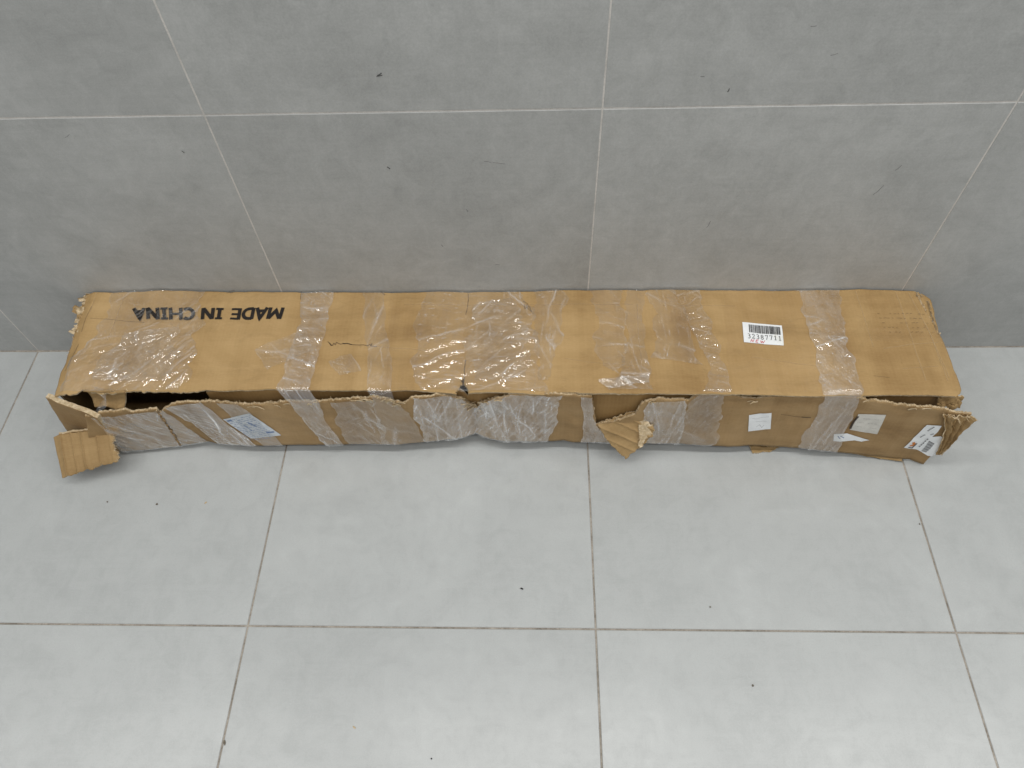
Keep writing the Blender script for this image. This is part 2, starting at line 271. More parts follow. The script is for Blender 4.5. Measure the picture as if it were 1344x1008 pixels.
def card_material(name, base, wear=1.0, flute=.22):
    """kraft liner: fibres, blotches, flute ghosting, rubbed places; UV map in metres"""
    m, nt, out, N, L = new_mat(name)
    uv = N('ShaderNodeUVMap').outputs[0]
    big = noise(N, L, uv, 5.5, 4, .6, .8)
    band = noise(N, L, mapping(N, L, uv, (14, 1.2, 1)), 1.0, 3, .5)
    bandy = noise(N, L, mapping(N, L, uv, (.9, 34, 1), (3, 1, 0)), 1.0, 4, .6)
    fib = noise(N, L, mapping(N, L, uv, (90, 700, 1)), 1.0, 4, .7)
    fine = noise(N, L, uv, 900, 2, .6)
    wav = N('ShaderNodeTexWave', wave_type='BANDS', bands_direction='X'); L(uv, wav.inputs['Vector'])
    wav.inputs['Scale'].default_value = 45; wav.inputs['Distortion'].default_value = 2.2; wav.inputs['Detail'].default_value = 2; wav.inputs['Detail Scale'].default_value = .6
    f = mixc(N, L, .5, big, band); f = mixc(N, L, .22, f, bandy); f = mixc(N, L, .17, f, fib); f = mixc(N, L, .10, f, fine)
    f = mixc(N, L, .045*flute, f, wav.outputs['Color'])
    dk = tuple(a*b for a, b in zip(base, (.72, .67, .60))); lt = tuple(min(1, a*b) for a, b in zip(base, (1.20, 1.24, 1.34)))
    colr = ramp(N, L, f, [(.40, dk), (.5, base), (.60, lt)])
    # rubbed pale scratches
    sc = noise(N, L, mapping(N, L, uv, (5, 120, 1), rot=(0, 0, .06)), 1.0, 3, .5)
    scm = ramp(N, L, sc, [(.70, 0.0), (.76, .35*wear)])
    colr = mixc(N, L, scm, colr, tuple(min(1, a*1.35) for a in base))
    # grime
    gm = ramp(N, L, noise(N, L, uv, 38, 5, .7, 1.2), [(.62, 0.0), (.78, .38*wear)])
    colr = mixc(N, L, gm, colr, tuple(a*.45 for a in base))
    dm_ = ramp(N, L, noise(N, L, mapping(N, L, uv, (7, 16, 1), (5, 2, 0)), 1.0, 6, .72, 1.6), [(.53, 0.0), (.70, .34*wear)])
    colr = mixc(N, L, dm_, colr, tuple(a*.62 for a in base))
    nb = bump(N, L, wav.outputs['Fac'], .05*flute, .0012); nb = bump(N, L, big, .4, .005, nb); nb = bump(N, L, fib, .06, .0005, nb)
    principled(N, L, out, colr, .72, .28, nb)
    return m

def torn_material(name, c0, c1):
    m, nt, out, N, L = new_mat(name)
    tc = N('ShaderNodeTexCoord')
    n = noise(N, L, tc.outputs['Object'], 130, 5, .7)
    principled(N, L, out, ramp(N, L, n, [(.32, c0), (.66, c1)]), .9, .15, bump(N, L, n, .6, .002))
    return m

def flat_material(name, c, rough=.6, spec=.3, var=.08, scale=120):
    m, nt, out, N, L = new_mat(name)
    tc = N('ShaderNodeTexCoord')
    n = noise(N, L, tc.outputs['Object'], scale, 4, .6)
    principled(N, L, out, ramp(N, L, n, [(.3, tuple(a*(1-var) for a in c)), (.7, tuple(min(1, a*(1+var)) for a in c))]), rough, spec)
    return m

def ink_material(name, c, gaps=.0):
    """print that lets worn specks of what is underneath through"""
    m, nt, out, N, L = new_mat(name)
    tc = N('ShaderNodeTexCoord')
    n = noise(N, L, tc.outputs['Object'], 420, 4, .7)
    d = N('ShaderNodeBsdfPrincipled'); d.inputs['Base Color'].default_value = (*c, 1); d.inputs['Roughness'].default_value = .65
    d.inputs['Specular IOR Level'].default_value = .25
    t = N('ShaderNodeBsdfTransparent')
    mx = N('ShaderNodeMixShader'); L(ramp(N, L, n, [(.55, gaps), (.70, gaps+.35)]), mx.inputs[0])
    L(d.outputs[0], mx.inputs[1]); L(t.outputs[0], mx.inputs[2]); L(mx.outputs[0], out.inputs[0])
    return m

def film_material(name, m0, m1, tint, rough, fres=1.0, stretch=(60, 14, 1), thr=(.42, .72), cgain=.3):
    """clear wrapping film: see-through, milky where it is creased, shiny"""
    m, nt, out, N, L = new_mat(name)
    uv = N('ShaderNodeUVMap').outputs[0]
    a = noise(N, L, mapping(N, L, uv, stretch), 1.0, 5, .65, 1.0)
    b = noise(N, L, uv, 26, 4, .6, 1.5)
    f = mixc(N, L, .45, a, b)
    milk = ramp(N, L, f, [(thr[0], m0), (thr[1], m1)])
    at = N('ShaderNodeAttribute'); at.attribute_name = 'crease'
    cm_ = N('ShaderNodeMath', operation='MULTIPLY'); L(at.outputs['Fac'], cm_.inputs[0]); cm_.inputs[1].default_value = cgain
    ca = N('ShaderNodeMath', operation='ADD', use_clamp=True); L(cm_.outputs[0], ca.inputs[0]); L(milk, ca.inputs[1])
    milk = ca.outputs[0]
    tr = N('ShaderNodeBsdfTransparent'); tr.inputs[0].default_value = (*tint, 1)
    df = N('ShaderNodeBsdfDiffuse'); df.inputs[0].default_value = (.88, .88, .88, 1)
    tl = N('ShaderNodeBsdfTranslucent'); tl.inputs[0].default_value = (.88, .88, .88, 1)
    dm = N('ShaderNodeMixShader'); dm.inputs[0].default_value = .12; L(df.outputs[0], dm.inputs[1]); L(tl.outputs[0], dm.inputs[2])
    m1_ = N('ShaderNodeMixShader'); L(milk, m1_.inputs[0]); L(tr.outputs[0], m1_.inputs[1]); L(dm.outputs[0], m1_.inputs[2])
    nb = bump(N, L, f, .35, .003)
    gl = N('ShaderNodeBsdfGlossy'); gl.inputs['Roughness'].default_value = rough; gl.inputs[0].default_value = (1, 1, 1, 1); L(nb, gl.inputs['Normal'])
    fr = N('ShaderNodeFresnel'); L(nb, fr.inputs['Normal'])
    ge = N('ShaderNodeNewGeometry'); mi_ = N('ShaderNodeMath', operation='MULTIPLY_ADD')      # a thin sheet reflects alike from both sides
    L(ge.outputs['Backfacing'], mi_.inputs[0]); mi_.inputs[1].default_value = 1/1.5-1.5; mi_.inputs[2].default_value = 1.5; L(mi_.outputs[0], fr.inputs[0])
    fm = N('ShaderNodeMath', operation='MULTIPLY'); L(fr.outputs[0], fm.inputs[0]); fm.inputs[1].default_value = 2.4*fres
    m2 = N('ShaderNodeMixShader'); L(fm.outputs[0], m2.inputs[0]); L(m1_.outputs[0], m2.inputs[1]); L(gl.outputs[0], m2.inputs[2])
    L(m2.outputs[0], out.inputs[0])
    return m

KRAFT = (.385, .250, .108)
MAT = {
    'floor_tile': tile_material('floor_tile', (.362, .376, .375), (.478, .496, .494), .28, .5, .0),
    'wall_tile': tile_material('wall_tile', (.308, .313, .305), (.468, .474, .464), .42, .35, .5),
    'floor_grout': grout_material('floor_grout', (.17, .15, .125), (.44, .40, .35)),
    'wall_grout': grout_material('wall_grout', (.50, .48, .45), (.74, .71, .67)),
    'card': card_material('card', KRAFT),
    'card_front': card_material('card_front', (.345, .225, .105), .8),
    'card_in': card_material('card_in', (.31, .185, .07), .3, .5), 'card_inside_shaded': card_material('card_inside_shaded', (.20, .125, .055), .3, .5),  # the second is kraft darkened to paint in the shade inside the box
    'card_flap': card_material('card_flap', (.36, .24, .11), .7, .25),
    'torn': torn_material('torn', (.36, .26, .14), (.66, .54, .37)),
    'film': film_material('film', .0, .05, (.995, .995, .99), .07, .9, cgain=.38),
    'film_mid': film_material('film_mid', .03, .20, (.99, .99, .985), .08, 1.0, cgain=.5),
    'film_front': film_material('film_front', .01, .32, (.985, .985, .98), .12, 1.1, (55, 7, 1), (.40, .66), .70),
    'tape': film_material('tape', .0, .015, (.992, .983, .96), .16, .25, cgain=0.0),
    'crease_pale': ink_material('crease_pale', (.56, .42, .24), .6), 'crease_dark': ink_material('crease_dark', (.14, .10, .06), .55),
    'print': ink_material('print', (.018, .015, .014), .04),
    'pen': ink_material('pen', (.05, .035, .025), .15),
    'red_pen': ink_material('red_pen', (.60, .03, .05), .1),
    'blue_print': ink_material('blue_print', (.16, .24, .42), .2),
    'grey_print': ink_material('grey_print', (.13, .13, .14), .15),
    'orange_print': ink_material('orange_print', (.65, .22, .04), .2),
    'sticker': flat_material('sticker', (.80, .82, .83), .45, .4, .02),
    'paper': flat_material('paper', (.66, .67, .68), .7, .2, .06),
    'form': flat_material('form', (.60, .64, .68), .6, .3, .06),
    'kraft_paper': flat_material('kraft_paper', (.60, .58, .53), .8, .2, .1, 60),
    'dark': flat_material('dark', (.02, .02, .02), .8, .2, .2),
    'scuff': ink_material('scuff', (.06, .06, .06), .3),
    'scuff_pale': ink_material('scuff_pale', (.13, .13, .13), .55),
    'crumb': flat_material('crumb', (.16, .14, .11), .9, .1, .3, 800),
}

# ------------------------------------------------------------------ mesh helpers
def link(name, me, parent=None):
    o = bpy.data.objects.new(name, me); col.objects.link(o)
    if parent is not None: o.parent = parent
    return o
def mesh_obj(name, verts, faces, mats, parent=None, uvs=None, midx=None, smooth=None):
    me = bpy.data.meshes.new(name)
    me.from_pydata([tuple(map(float, v)) for v in verts], [], faces)
    for mt in (mats if isinstance(mats, (list, tuple)) else [mats]): me.materials.append(MAT[mt])
    if midx is not None: me.polygons.foreach_set('material_index', np.asarray(midx, np.int32))
    if smooth is not None: me.polygons.foreach_set('use_smooth', np.asarray(smooth, bool))
    if uvs is not None:
        l = me.uv_layers.new(name='UVMap'); vi = np.zeros(len(me.loops), np.int32); me.loops.foreach_get('vertex_index', vi)
        l.data.foreach_set('uv', np.asarray(uvs, np.float32)[vi].ravel())
    me.update()
    return link(name, me, parent)
def sheet(name, P, mats, parent, thick=.004, mask=None, uv=None, flip=False):
    """P: (nv, nu, 3) surface; a board of real thickness behind it, torn rim as second material"""
    P = np.asarray(P, float); nv, nu = P.shape[:2]
    du = np.gradient(P, axis=1); dv = np.gradient(P, axis=0)
    n = np.cross(du, dv); n /= np.linalg.norm(n, axis=2, keepdims=True)+1e-12
    if flip: n = -n
    Q = P - n*thick
    if mask is None: mask = np.ones((nv-1, nu-1), bool)
    if uv is None:
        lu = np.cumsum(np.r_[0, np.linalg.norm(np.diff(P[nv//2], axis=0), axis=1)])
        lv = np.cumsum(np.r_[0, np.linalg.norm(np.diff(P[:, nu//2], axis=0), axis=1)])
        uv = np.stack(np.meshgrid(lu, lv), -1)
    N = nv*nu; idx = np.arange(N).reshape(nv, nu)
    a, b, c, d = idx[:-1, :-1][mask], idx[:-1, 1:][mask], idx[1:, 1:][mask], idx[1:, :-1][mask]
    top = np.stack([a, b, c, d], 1) if not flip else np.stack([d, c, b, a], 1)
    faces = top.tolist() + (top[:, ::-1]+N).tolist(); mi = [0]*len(faces); sm = [True]*len(faces)
    mp = np.pad(mask, 1)
    rim = []
    for (dj, di, p, q) in ((-1, 0, (0, 0), (0, 1)), (1, 0, (1, 1), (1, 0)), (0, -1, (1, 0), (0, 0)), (0, 1, (0, 1), (1, 1))):
        nb = mp[1+dj:mp.shape[0]-1+dj, 1+di:mp.shape[1]-1+di]
        J, I = np.nonzero(mask & ~nb)
        e0 = idx[J+p[0], I+p[1]]; e1 = idx[J+q[0], I+q[1]]
        r = np.stack([e1, e0, e0+N, e1+N], 1)
        if flip: r = r[:, ::-1]
        rim += r.tolist()
    faces += rim; mi += [1 if len(mats) > 1 else 0]*len(rim); sm += [False]*len(rim)
    V = np.concatenate([P.reshape(-1, 3), Q.reshape(-1, 3)]); U = np.concatenate([uv.reshape(-1, 2)]*2)
    return mesh_obj(name, V, faces, mats, parent, U, mi, sm)
def skin(name, P, mat, parent, mask=None, uv=None, crease=None):
    """one thin film layer (0.05 mm in life)"""
    P = np.asarray(P, float); nv, nu = P.shape[:2]
    if mask is None: mask = np.ones((nv-1, nu-1), bool)
    if uv is None:
        lu = np.cumsum(np.r_[0, np.linalg.norm(np.diff(P[nv//2], axis=0), axis=1)])
        lv = np.cumsum(np.r_[0, np.linalg.norm(np.diff(P[:, nu//2], axis=0), axis=1)])
        uv = np.stack(np.meshgrid(lu, lv), -1)
    idx = np.arange(nv*nu).reshape(nv, nu)
    a, b, c, d = idx[:-1, :-1][mask], idx[:-1, 1:][mask], idx[1:, 1:][mask], idx[1:, :-1][mask]
    F = np.stack([d, c, b, a], 1).tolist()          # shiny side out
    o = mesh_obj(name, P.reshape(-1, 3), F, mat, parent, uv.reshape(-1, 2), None, [True]*len(F))
    if crease is not None:
        o.data.attributes.new('crease', 'FLOAT', 'POINT').data.foreach_set('value', np.asarray(crease, np.float32).ravel())
    return o
def quad_grid(c, nu, nv):
    """bilinear grid from corners c = [00, 10, 11, 01]"""
    c = np.asarray(c, float); s = np.linspace(0, 1, nu)[None, :, None]; t = np.linspace(0, 1, nv)[:, None, None]
    return (1-t)*((1-s)*c[0]+s*c[1]) + t*((1-s)*c[3]+s*c[2])
def resample(pts, step):
    p = np.asarray(pts, float); d = np.linalg.norm(np.diff(p, axis=0), axis=1); L_ = np.r_[0, np.cumsum(d)]
    n = max(2, int(L_[-1]/step)+1); s = np.unique(np.r_[np.linspace(0, L_[-1], n), L_])
    return np.stack([np.interp(s, L_, p[:, k]) for k in range(p.shape[1])], 1)
def ribbons(strokes, width, fn, step=.004):
    """flat 2-D strokes (metres on a surface) -> verts, faces through fn(a, b) -> 3-D"""
    V, F = [], []
    for k, st in enumerate(strokes):
        w = width
        if isinstance(st, tuple): st, w = st
        p = resample(st, step); n = len(p)
        d = np.gradient(p, axis=0); d /= np.linalg.norm(d, axis=1, keepdims=True)+1e-12
        nn = np.stack([-d[:, 1], d[:, 0]], 1)
        for i in range(1, n-1):
            c0 = p[i]-p[i-1]; c1 = p[i+1]-p[i]; c0 /= np.linalg.norm(c0)+1e-12; c1 /= np.linalg.norm(c1)+1e-12
            m = c0+c1
            if np.linalg.norm(m) > .3: m /= np.linalg.norm(m); h = np.array([-m[1], m[0]]); nn[i] = h/max(.5, abs(h@np.array([-c0[1], c0[0]])))
        a = p+nn*w/2; b = p-nn*w/2; base = len(V)
        for i in range(n): V += [fn(*a[i], k), fn(*b[i], k)]
        F += [(base+2*i, base+2*i+1, base+2*i+3, base+2*i+2) for i in range(n-1)]
    return V, F
def poly_on(name, pts, fn, mat, parent, cell=.004):
    """filled outline lying on a curved surface: clipped into small cells so that it follows the surface"""
    bm = bmesh.new()
    vs_ = [bm.verts.new((p[0], p[1], 0)) for p in pts]; bm.faces.new(vs_)
    a = np.asarray(pts); lo, hi = a.min(0), a.max(0)
    for ax in (0, 1):
        x = lo[ax]+cell
        while x < hi[ax]:
            co = [0, 0, 0]; no = [0, 0, 0]; co[ax] = x; no[ax] = 1
            bmesh.ops.bisect_plane(bm, geom=bm.verts[:]+bm.edges[:]+bm.faces[:], plane_co=co, plane_no=no); x += cell
    bmesh.ops.triangulate(bm, faces=bm.faces[:])
    for v in bm.verts: v.co = fn(v.co.x, v.co.y, 0)
    me = bpy.data.meshes.new(name); bm.to_mesh(me); bm.free(); me.materials.append(MAT[mat])
    return link(name, me, parent)
def tag(o, **kw):
    for k, v in kw.items(): o[k] = v
    return o

# ------------------------------------------------------------------ setting: tiled wall and floor
TW, TH, TD, GAP = .6, .595, .594, .0031
def tile_mesh(name, w, h, mat, axis):
    bm = bmesh.new(); t = .008; b = .0007
    bmesh.ops.create_cube(bm, size=1)
    for v in bm.verts: v.co = (v.co.x*w, v.co.y*h, (v.co.z-.5)*t)
    bmesh.ops.bevel(bm, geom=[e for e in bm.edges if min(v.co.z for v in e.verts) > -t/2], offset=b, segments=1, affect='EDGES')
    if axis == 'wall':
        for v in bm.verts: v.co = (v.co.x, -v.co.z, v.co.y)
    me = bpy.data.meshes.new(name); bm.to_mesh(me); bm.free(); me.materials.append(MAT[mat]); return me
def slab(name, x0, x1, a0, a1, mat, axis, off):
    if axis == 'floor': V = [(x0, a0, off), (x1, a0, off), (x1, a1, off), (x0, a1, off)]
    else: V = [(x0, off, a0), (x1, off, a0), (x1, off, a1), (x0, off, a1)]
    return tag(mesh_obj(name, V, [(0, 1, 2, 3)], mat), kind='structure')
floor = slab('floor', -1.8, 4.2, -2.97, .02, 'floor_grout', 'floor', -.0010)
wall = slab('wall', -1.8, 4.2, -.02, 2.38, 'wall_grout', 'wall', .0008)
tf = tile_mesh('floor_tile', TW-GAP, TD-GAP, 'floor_tile', 'floor')
tw = tile_mesh('wall_tile', TW-GAP*.9, TH-GAP*.9, 'wall_tile', 'wall')
rng = random.Random(4)
for i in range(-3, 7):
    for j in range(5):
        o = link('tile', tf, floor); o.location = ((i+.5)*TW, -(j+.5)*TD-(GAP/2 if j == 0 else 0)*0, rng.uniform(-.0002, .0002))
    for j in range(4):
        o = link('tile', tw, wall); o.location = ((i+.5)*TW, rng.uniform(-.0002, .0002), (j+.5)*TH)
bead_v = []
for bx_ in np.linspace(-1.8, 4.2, 400):
    h_ = .0022+.0014*float(fbm(np.array(bx_*30), np.array(0.), 400, 3)); bead_v += [(bx_, .0005, max(.0006, h_)), (bx_, -max(.0008, h_*1.1), .0002)]
mesh_obj('joint_bead', bead_v, [(2*k, 2*k+1, 2*k+3, 2*k+2) for k in range(399)], 'floor_grout', floor)
# rubbed marks on the wall tiles
def wall_fn(a, b, k): return (a, -.0006, b)
marks = [(0, .008, .5, .0016), (1, .006, 2.2, .0020), (2, .005, 2.0, .0016), (3, .022, 1.1, .0012), (4, .012, 1.0, .0012), (5, .012, -.2, .0010),
         (6, .02, -.15, .0008), (7, .016, 1.3, .0010), (8, .01, .3, .0010), (9, .006, 1.2, .0014), (10, .006, 0, .0014), (11, .008, .1, .001), (12, .006, 1.8, .0012), (13, .012, .5, .0008), (14, .006, 2, .0012), (15, .008, .0, .001)]
for i, ln, an, w in marks:
    x, z = SCUFF[i]; dx, dz = math.cos(an)*ln/2, math.sin(an)*ln/2
    V, F = ribbons([[(x-dx, z-dz), (x-dx*.2+.001, z-dz*.3), (x+dx*.4, z+dz*.3), (x+dx, z+dz)]] + ([[(x-.005, z-.0035), (x+.004, z-.0015)]] if i == 0 else []), w, wall_fn)
    mesh_obj('scuff_mark', V, F, 'scuff' if i in (0, 1, 2, 9) else 'scuff_pale', wall)

# ------------------------------------------------------------------ the box
X0, X1 = .216, 1.84
box = bpy.data.objects.new('cardboard_box', None); col.objects.link(box); box.location = (1.03, -.12, 0)
box.empty_display_size = .1
tag(box, label='long battered brown cardboard box wrapped in clear film lying against the tiled wall', category='box')
ORIGIN = np.array([1.03, -.12, 0])
_mo = mesh_obj
def mesh_obj(name, verts, faces, mats, parent=None, *a, **k):      # parts are stored relative to the box's base
    V = np.asarray(verts, float)
    if parent is not None and parent not in (wall, floor): V = V-ORIGIN
    return _mo(name, V, faces, mats, parent, *a, **k)
_po = poly_on
def poly_on(name, pts, fn, mat, parent, cell=.004):
    return _po(name, pts, lambda a, b, k: tuple(np.asarray(fn(a, b, k), float)-ORIGIN), mat, parent, cell)

def top_z(x, y):
    x = np.asarray(x, float); y = np.asarray(y, float)
    zb = .1995-.009*(x-.24); z = zb+(zb-.1865)*y/.232
    t = np.clip(-y/.232, 0, 1)
    z = z + .0012 + .0045*fbm(x*5, y*7, 3, 2) + .0018*fbm(x*22, y*26, 9, 2)
    for i, (cr_, d, w) in enumerate(zip(CREASE, (.0055, .0022, .0012, .0016, .0014, .0016, .0010), (.020, .012, .012, .014, .014, .012, .010))):
        dx = x-lin_x(cr_, y)-.004*fbm(y*14+i, y*0+i, 40+i, 2)
        dd = d*(.5+1.2*t*t) if i == 0 else d
        z = z-dd*np.exp(-np.abs(dx)/w)
    fl = lin_x(FOLDL, y); z = z-np.clip(fl-x, 0, 1)*.55
    fr_ = lin_x(FOLDR, y); z = z-np.clip(x-fr_, 0, 1)*.35-.0012*np.exp(-np.abs(x-fr_)/.004)
    z = z+.0042*(crumple(x, y*.8, 301, 7.0)-.5)+.0016*(crumple(x, y, 307, 20.0)-.5)
    # long shallow dents across the middle
    z = z-.003*np.exp(-((x-.97)/.10)**2)*t
    z = z-.004*np.exp(-((x-.33)/.09)**2-((y+.225)/.03)**2)
    return z
def top_fn(a, b, k): return (a, b, float(top_z(a, b))+.0007+.00005*k)

FRB = np.array(FR_B); FRT = np.array(FR_T)
def front_y(x, z):
    yb = np.interp(x, FRB[:, 0], FRB[:, 1]); yt = np.interp(x, YTOP[0], YTOP[1]); zb = np.interp(x, FRB[:, 0], FRB[:, 2])
    return yb+(yt-yb)*np.clip(z-zb, 0, .2)/(.18-zb)
def front_pt(x, z):
    """outer face of the front board, with its dents"""
    x = np.asarray(x, float); z = np.asarray(z, float)
    k = np.clip(z/.17, 0, 1)*np.clip(1-z/.19, .25, 1)
    d = .006*fbm(x*7, z*9, 21, 2)*k+.0012*fbm(x*30, z*30, 25, 2)*k
    d = d+(.0045*(crumple(x, z, 311, 9.0)-.5)+.0015*(crumple(x, z, 317, 24.0)-.5))*np.clip(z/.04, 0, 1)
    d = d+.016*np.exp(-np.abs(x-(.985+.05*(z-.09)))/.020)*np.clip(z/.05, 0, 1)      # the punched-in fold in the middle
    return np.stack([x, front_y(x, z)+d, z], -1)
def front_fn(a, b, k):
    p = front_pt(a, b); return (p[0], p[1]-.0008-.00005*k, p[2])

# top board
nu, nv = 620, 90
s = np.linspace(0, 1, nu); t = np.linspace(0, 1, nv)
TB, TF, TL, TR = map(np.array, (TOP_B, TOP_F, TOP_L, TOP_R))
def edge_len(a):
    l = np.r_[0, np.cumsum(np.linalg.norm(np.diff(a, axis=0), axis=1))]; return l/l[-1]
def on(a, s): l = edge_len(a); return np.stack([np.interp(s, l, a[:, 0]), np.interp(s, l, a[:, 1])], -1)
b_, f_, l_, r_ = on(TB, s), on(TF, s), on(TL, t), on(TR, t)
S, TT = np.meshgrid(s, t)
XY = (1-TT)[..., None]*b_[None]+TT[..., None]*f_[None]+(1-S)[..., None]*l_[:, None]+S[..., None]*r_[:, None]
XY = XY-((1-S)*(1-TT))[..., None]*b_[0]-(S*(1-TT))[..., None]*b_[-1]-((1-S)*TT)[..., None]*f_[0]-(S*TT)[..., None]*f_[-1]
x, y = XY[..., 0], np.minimum(XY[..., 1], -.003)
ew = np.exp(-(1-TT)/.012); y = y+(.0006+.0030*(x < .5)+.0015*np.exp(-np.abs(x-1.25)/.06))*fbm(x*170, x*0, 61, 2)*ew
ew = np.exp(-S/.004); x = x+(.0015+.006*np.clip(1-TT/.35, 0, 1))*fbm(y*110, y*0, 62, 3)*ew
ew = np.exp(-(1-S)/.004); x = x+.0022*fbm(y*60, y*0, 63, 3)*ew
z = top_z(x, y)
edge = np.exp(-(1-TT)/.03); z = z-.0012*edge*(1+fbm(x*30, x*0, 64, 2))
edge = np.exp(-TT/.03); z = z-.002*edge*(1+fbm(x*25, x*0, 65, 2))
mask = np.ones((nv-1, nu-1), bool)
xc, yc = x[:-1, :-1], y[:-1, :-1]
crk = .9665+.004*fbm(yc*60, yc*0, 70, 2)+(yc+.228)*.06
mask &= ~((np.abs(xc-crk) < (.0085+.004*fbm(yc*200, xc*200, 71, 2))*np.clip((-.210-yc)/.014, 0, 1)+.0016*(yc < -.2)) & (yc < -.180))
sl_ = np.interp(-yc, [.02, .10], [1.8405, 1.8345])+.002*fbm(yc*90, yc*0, 72, 2); mask &= ~((np.abs(xc-sl_) < .0022) & (yc < -.022) & (yc > -.095))
mask &= ~((xc > 1.821+.004*fbm(yc*150, yc*0, 73, 2)) & (xc < 1.832) & (yc > -.016))
top = sheet('top_panel', np.stack([x, y, z], -1), ['card', 'torn'], box, .004, mask, np.stack([x, y], -1), flip=True)

# back, bottom and end boards close the box
def board(name, c, nu, nv, mats, thick=.004, amp=.001, seed=0, flip=False, parent=None, rag=0):
    P = quad_grid(c, nu, nv)
    n = np.cross(P[0, -1]-P[0, 0], P[-1, 0]-P[0, 0]); n = n/np.linalg.norm(n)
    i, j = np.meshgrid(np.linspace(0, 1, nu), np.linspace(0, 1, nv))
    P = P+n*(amp*fbm(i*4, j*3, seed, 3))[..., None]
    if rag:
        for ax, sgn, e in ((1, -1, np.exp(-j/.05)), (1, 1, np.exp(-(1-j)/.05)), (0, -1, np.exp(-i/.05)), (0, 1, np.exp(-(1-i)/.05))):
            d = (P[-1, 0]-P[0, 0]) if ax else (P[0, -1]-P[0, 0]); d = d/np.linalg.norm(d)
            P = P+d*(rag*fbm(i*23+ax*5, j*23+sgn, seed+7+ax*2+sgn, 3)*e)[..., None]
    return sheet(name, P, mats, parent or box, thick, None, None, flip)
board('back_panel', [(X0, -.0065, .19), (X1-.02, -.0065, .178), (X1-.02, -.0065, .004), (X0, -.0065, .004)], 60, 8, ['card_inside_shaded', 'torn'], .003, .0008, 3)
board('bottom_panel', [(X0+.01, -.010, .0062), (X1-.03, -.010, .0062), (X1-.03, -.200, .0062), (X0+.01, -.200, .0062)], 60, 8, ['card_inside_shaded', 'torn'], .004, .0006, 4, True)
board('end_panel', [(X0+.004, -.012, .184), (X0+.006, -.222, .170), (X0+.004, -.222, .006), (X0+.004, -.012, .006)], 20, 16, ['card_inside_shaded', 'torn'], .004, .002, 5)
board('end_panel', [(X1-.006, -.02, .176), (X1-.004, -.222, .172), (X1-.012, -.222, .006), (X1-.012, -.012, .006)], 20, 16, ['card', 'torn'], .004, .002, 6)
# inner board seen in the gap under the lid
xs = np.linspace(.497, 1.822, 420); ks = np.linspace(0, 1, 16)
Xg, Kg = np.meshgrid(xs, ks)
yt_ = np.interp(xs, [.45, .9, 1.1, 1.4, 1.85], [-.2215, -.2225, -.2262, -.2290, -.2315])+.001*fbm(xs*6, xs*0, 33, 2)+.010*np.exp(-np.abs(xs-.985)/.03)
zt_ = top_z(xs, np.full_like(xs, -.226))-.0062-.010*np.clip((.53-xs)/.03, 0, 1)-.03*np.exp(-np.abs(xs-.975)/.006)
Pi = np.stack([Xg, np.broadcast_to(yt_, Xg.shape)+.003*np.sin(Kg*3)*0+.0015*fbm(Xg*9, Kg*3, 35, 2), zt_[None]*(1-Kg)+.020*Kg], -1)
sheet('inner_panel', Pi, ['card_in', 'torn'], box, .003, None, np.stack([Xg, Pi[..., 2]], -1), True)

# front board, torn along its top
nu, nv = 1150, 26
xt = FRT[:, 0]; sl = np.linspace(0, len(xt)-1, nu)
# sample the torn outline evenly along its length
o_ = resample(FRT, .0017); nu = len(o_)
xt, zt = o_[:, 0], o_[:, 1]
rag = .0045*fbm(xt*140, zt*90, 80, 3)+.003*fbm(xt*420, zt*300, 81, 1)
zt = zt+rag-.0015
left_b, right_b = FRB[0], FRB[-1]
xb = np.interp(np.linspace(0, 1, nu), [0, 1], [0, 1])
# bottom x under each top sample: straight down, fanned at the two ends
xb = xt+np.interp(xt, [.27, .40, .6, 1.7, 1.85], [FRB[0, 0]-.2718, -.012, 0, 0, RB[0]-1.8494])
xb = np.maximum.accumulate(xb)
ks = np.linspace(0, 1, nv)[:, None]
Xf = xt[None]*(1-ks)+xb[None]*ks; Zf = zt[None]*(1-ks)+(np.interp(xb, FRB[:, 0], FRB[:, 2])+.0015+.0022*fbm(xb*40, xb*0, 84, 2))[None]*ks
Pf = front_pt(Xf, Zf)
sheet('front_panel', Pf, ['card_front', 'torn'], box, .0038, None, np.stack([Xf, Zf], -1), True)

# corrugated medium and torn paper fibres standing out of the broken edge
def frayed(name, pts, nrm, seed, parent, hmin=.001, hmax=.005, density=.0022, mat='torn', droop=.6):
    """little bent shreds along a 3-D line"""
    r = np.random.RandomState(seed); p = resample(pts, density); V, F = [], []
    nrm = np.asarray(nrm, float); upv = np.array([0, 0, 1.0])
    for i in range(len(p)-1):
        if r.rand() < .25: continue
        d = p[i+1]-p[i]; L_ = np.linalg.norm(d)+1e-9; d = d/L_
        w = L_*r.uniform(.6, 2.2); h = hmin+(hmax-hmin)*r.rand()**2.2
        off = nrm*r.uniform(-.0038, .0006); c = p[i]+off-upv*.0012; tilt = nrm*r.uniform(-.4, droop)
        m = c+upv*h*.6+tilt*h*.4+d*r.uniform(-.3, .3)*w; e = c+upv*h*r.uniform(.7, 1.1)+tilt*h*1.3+d*r.uniform(-.5, .5)*w
        b = len(V); V += [c-d*w/2, c+d*w/2, m+d*w*.4, m-d*w*.45, e+d*w*.15, e-d*w*.25]
        F += [(b, b+1, b+2, b+3), (b+3, b+2, b+4, b+5)]
    o = mesh_obj(name, V, F, mat, parent); return tag(o, kind='stuff')
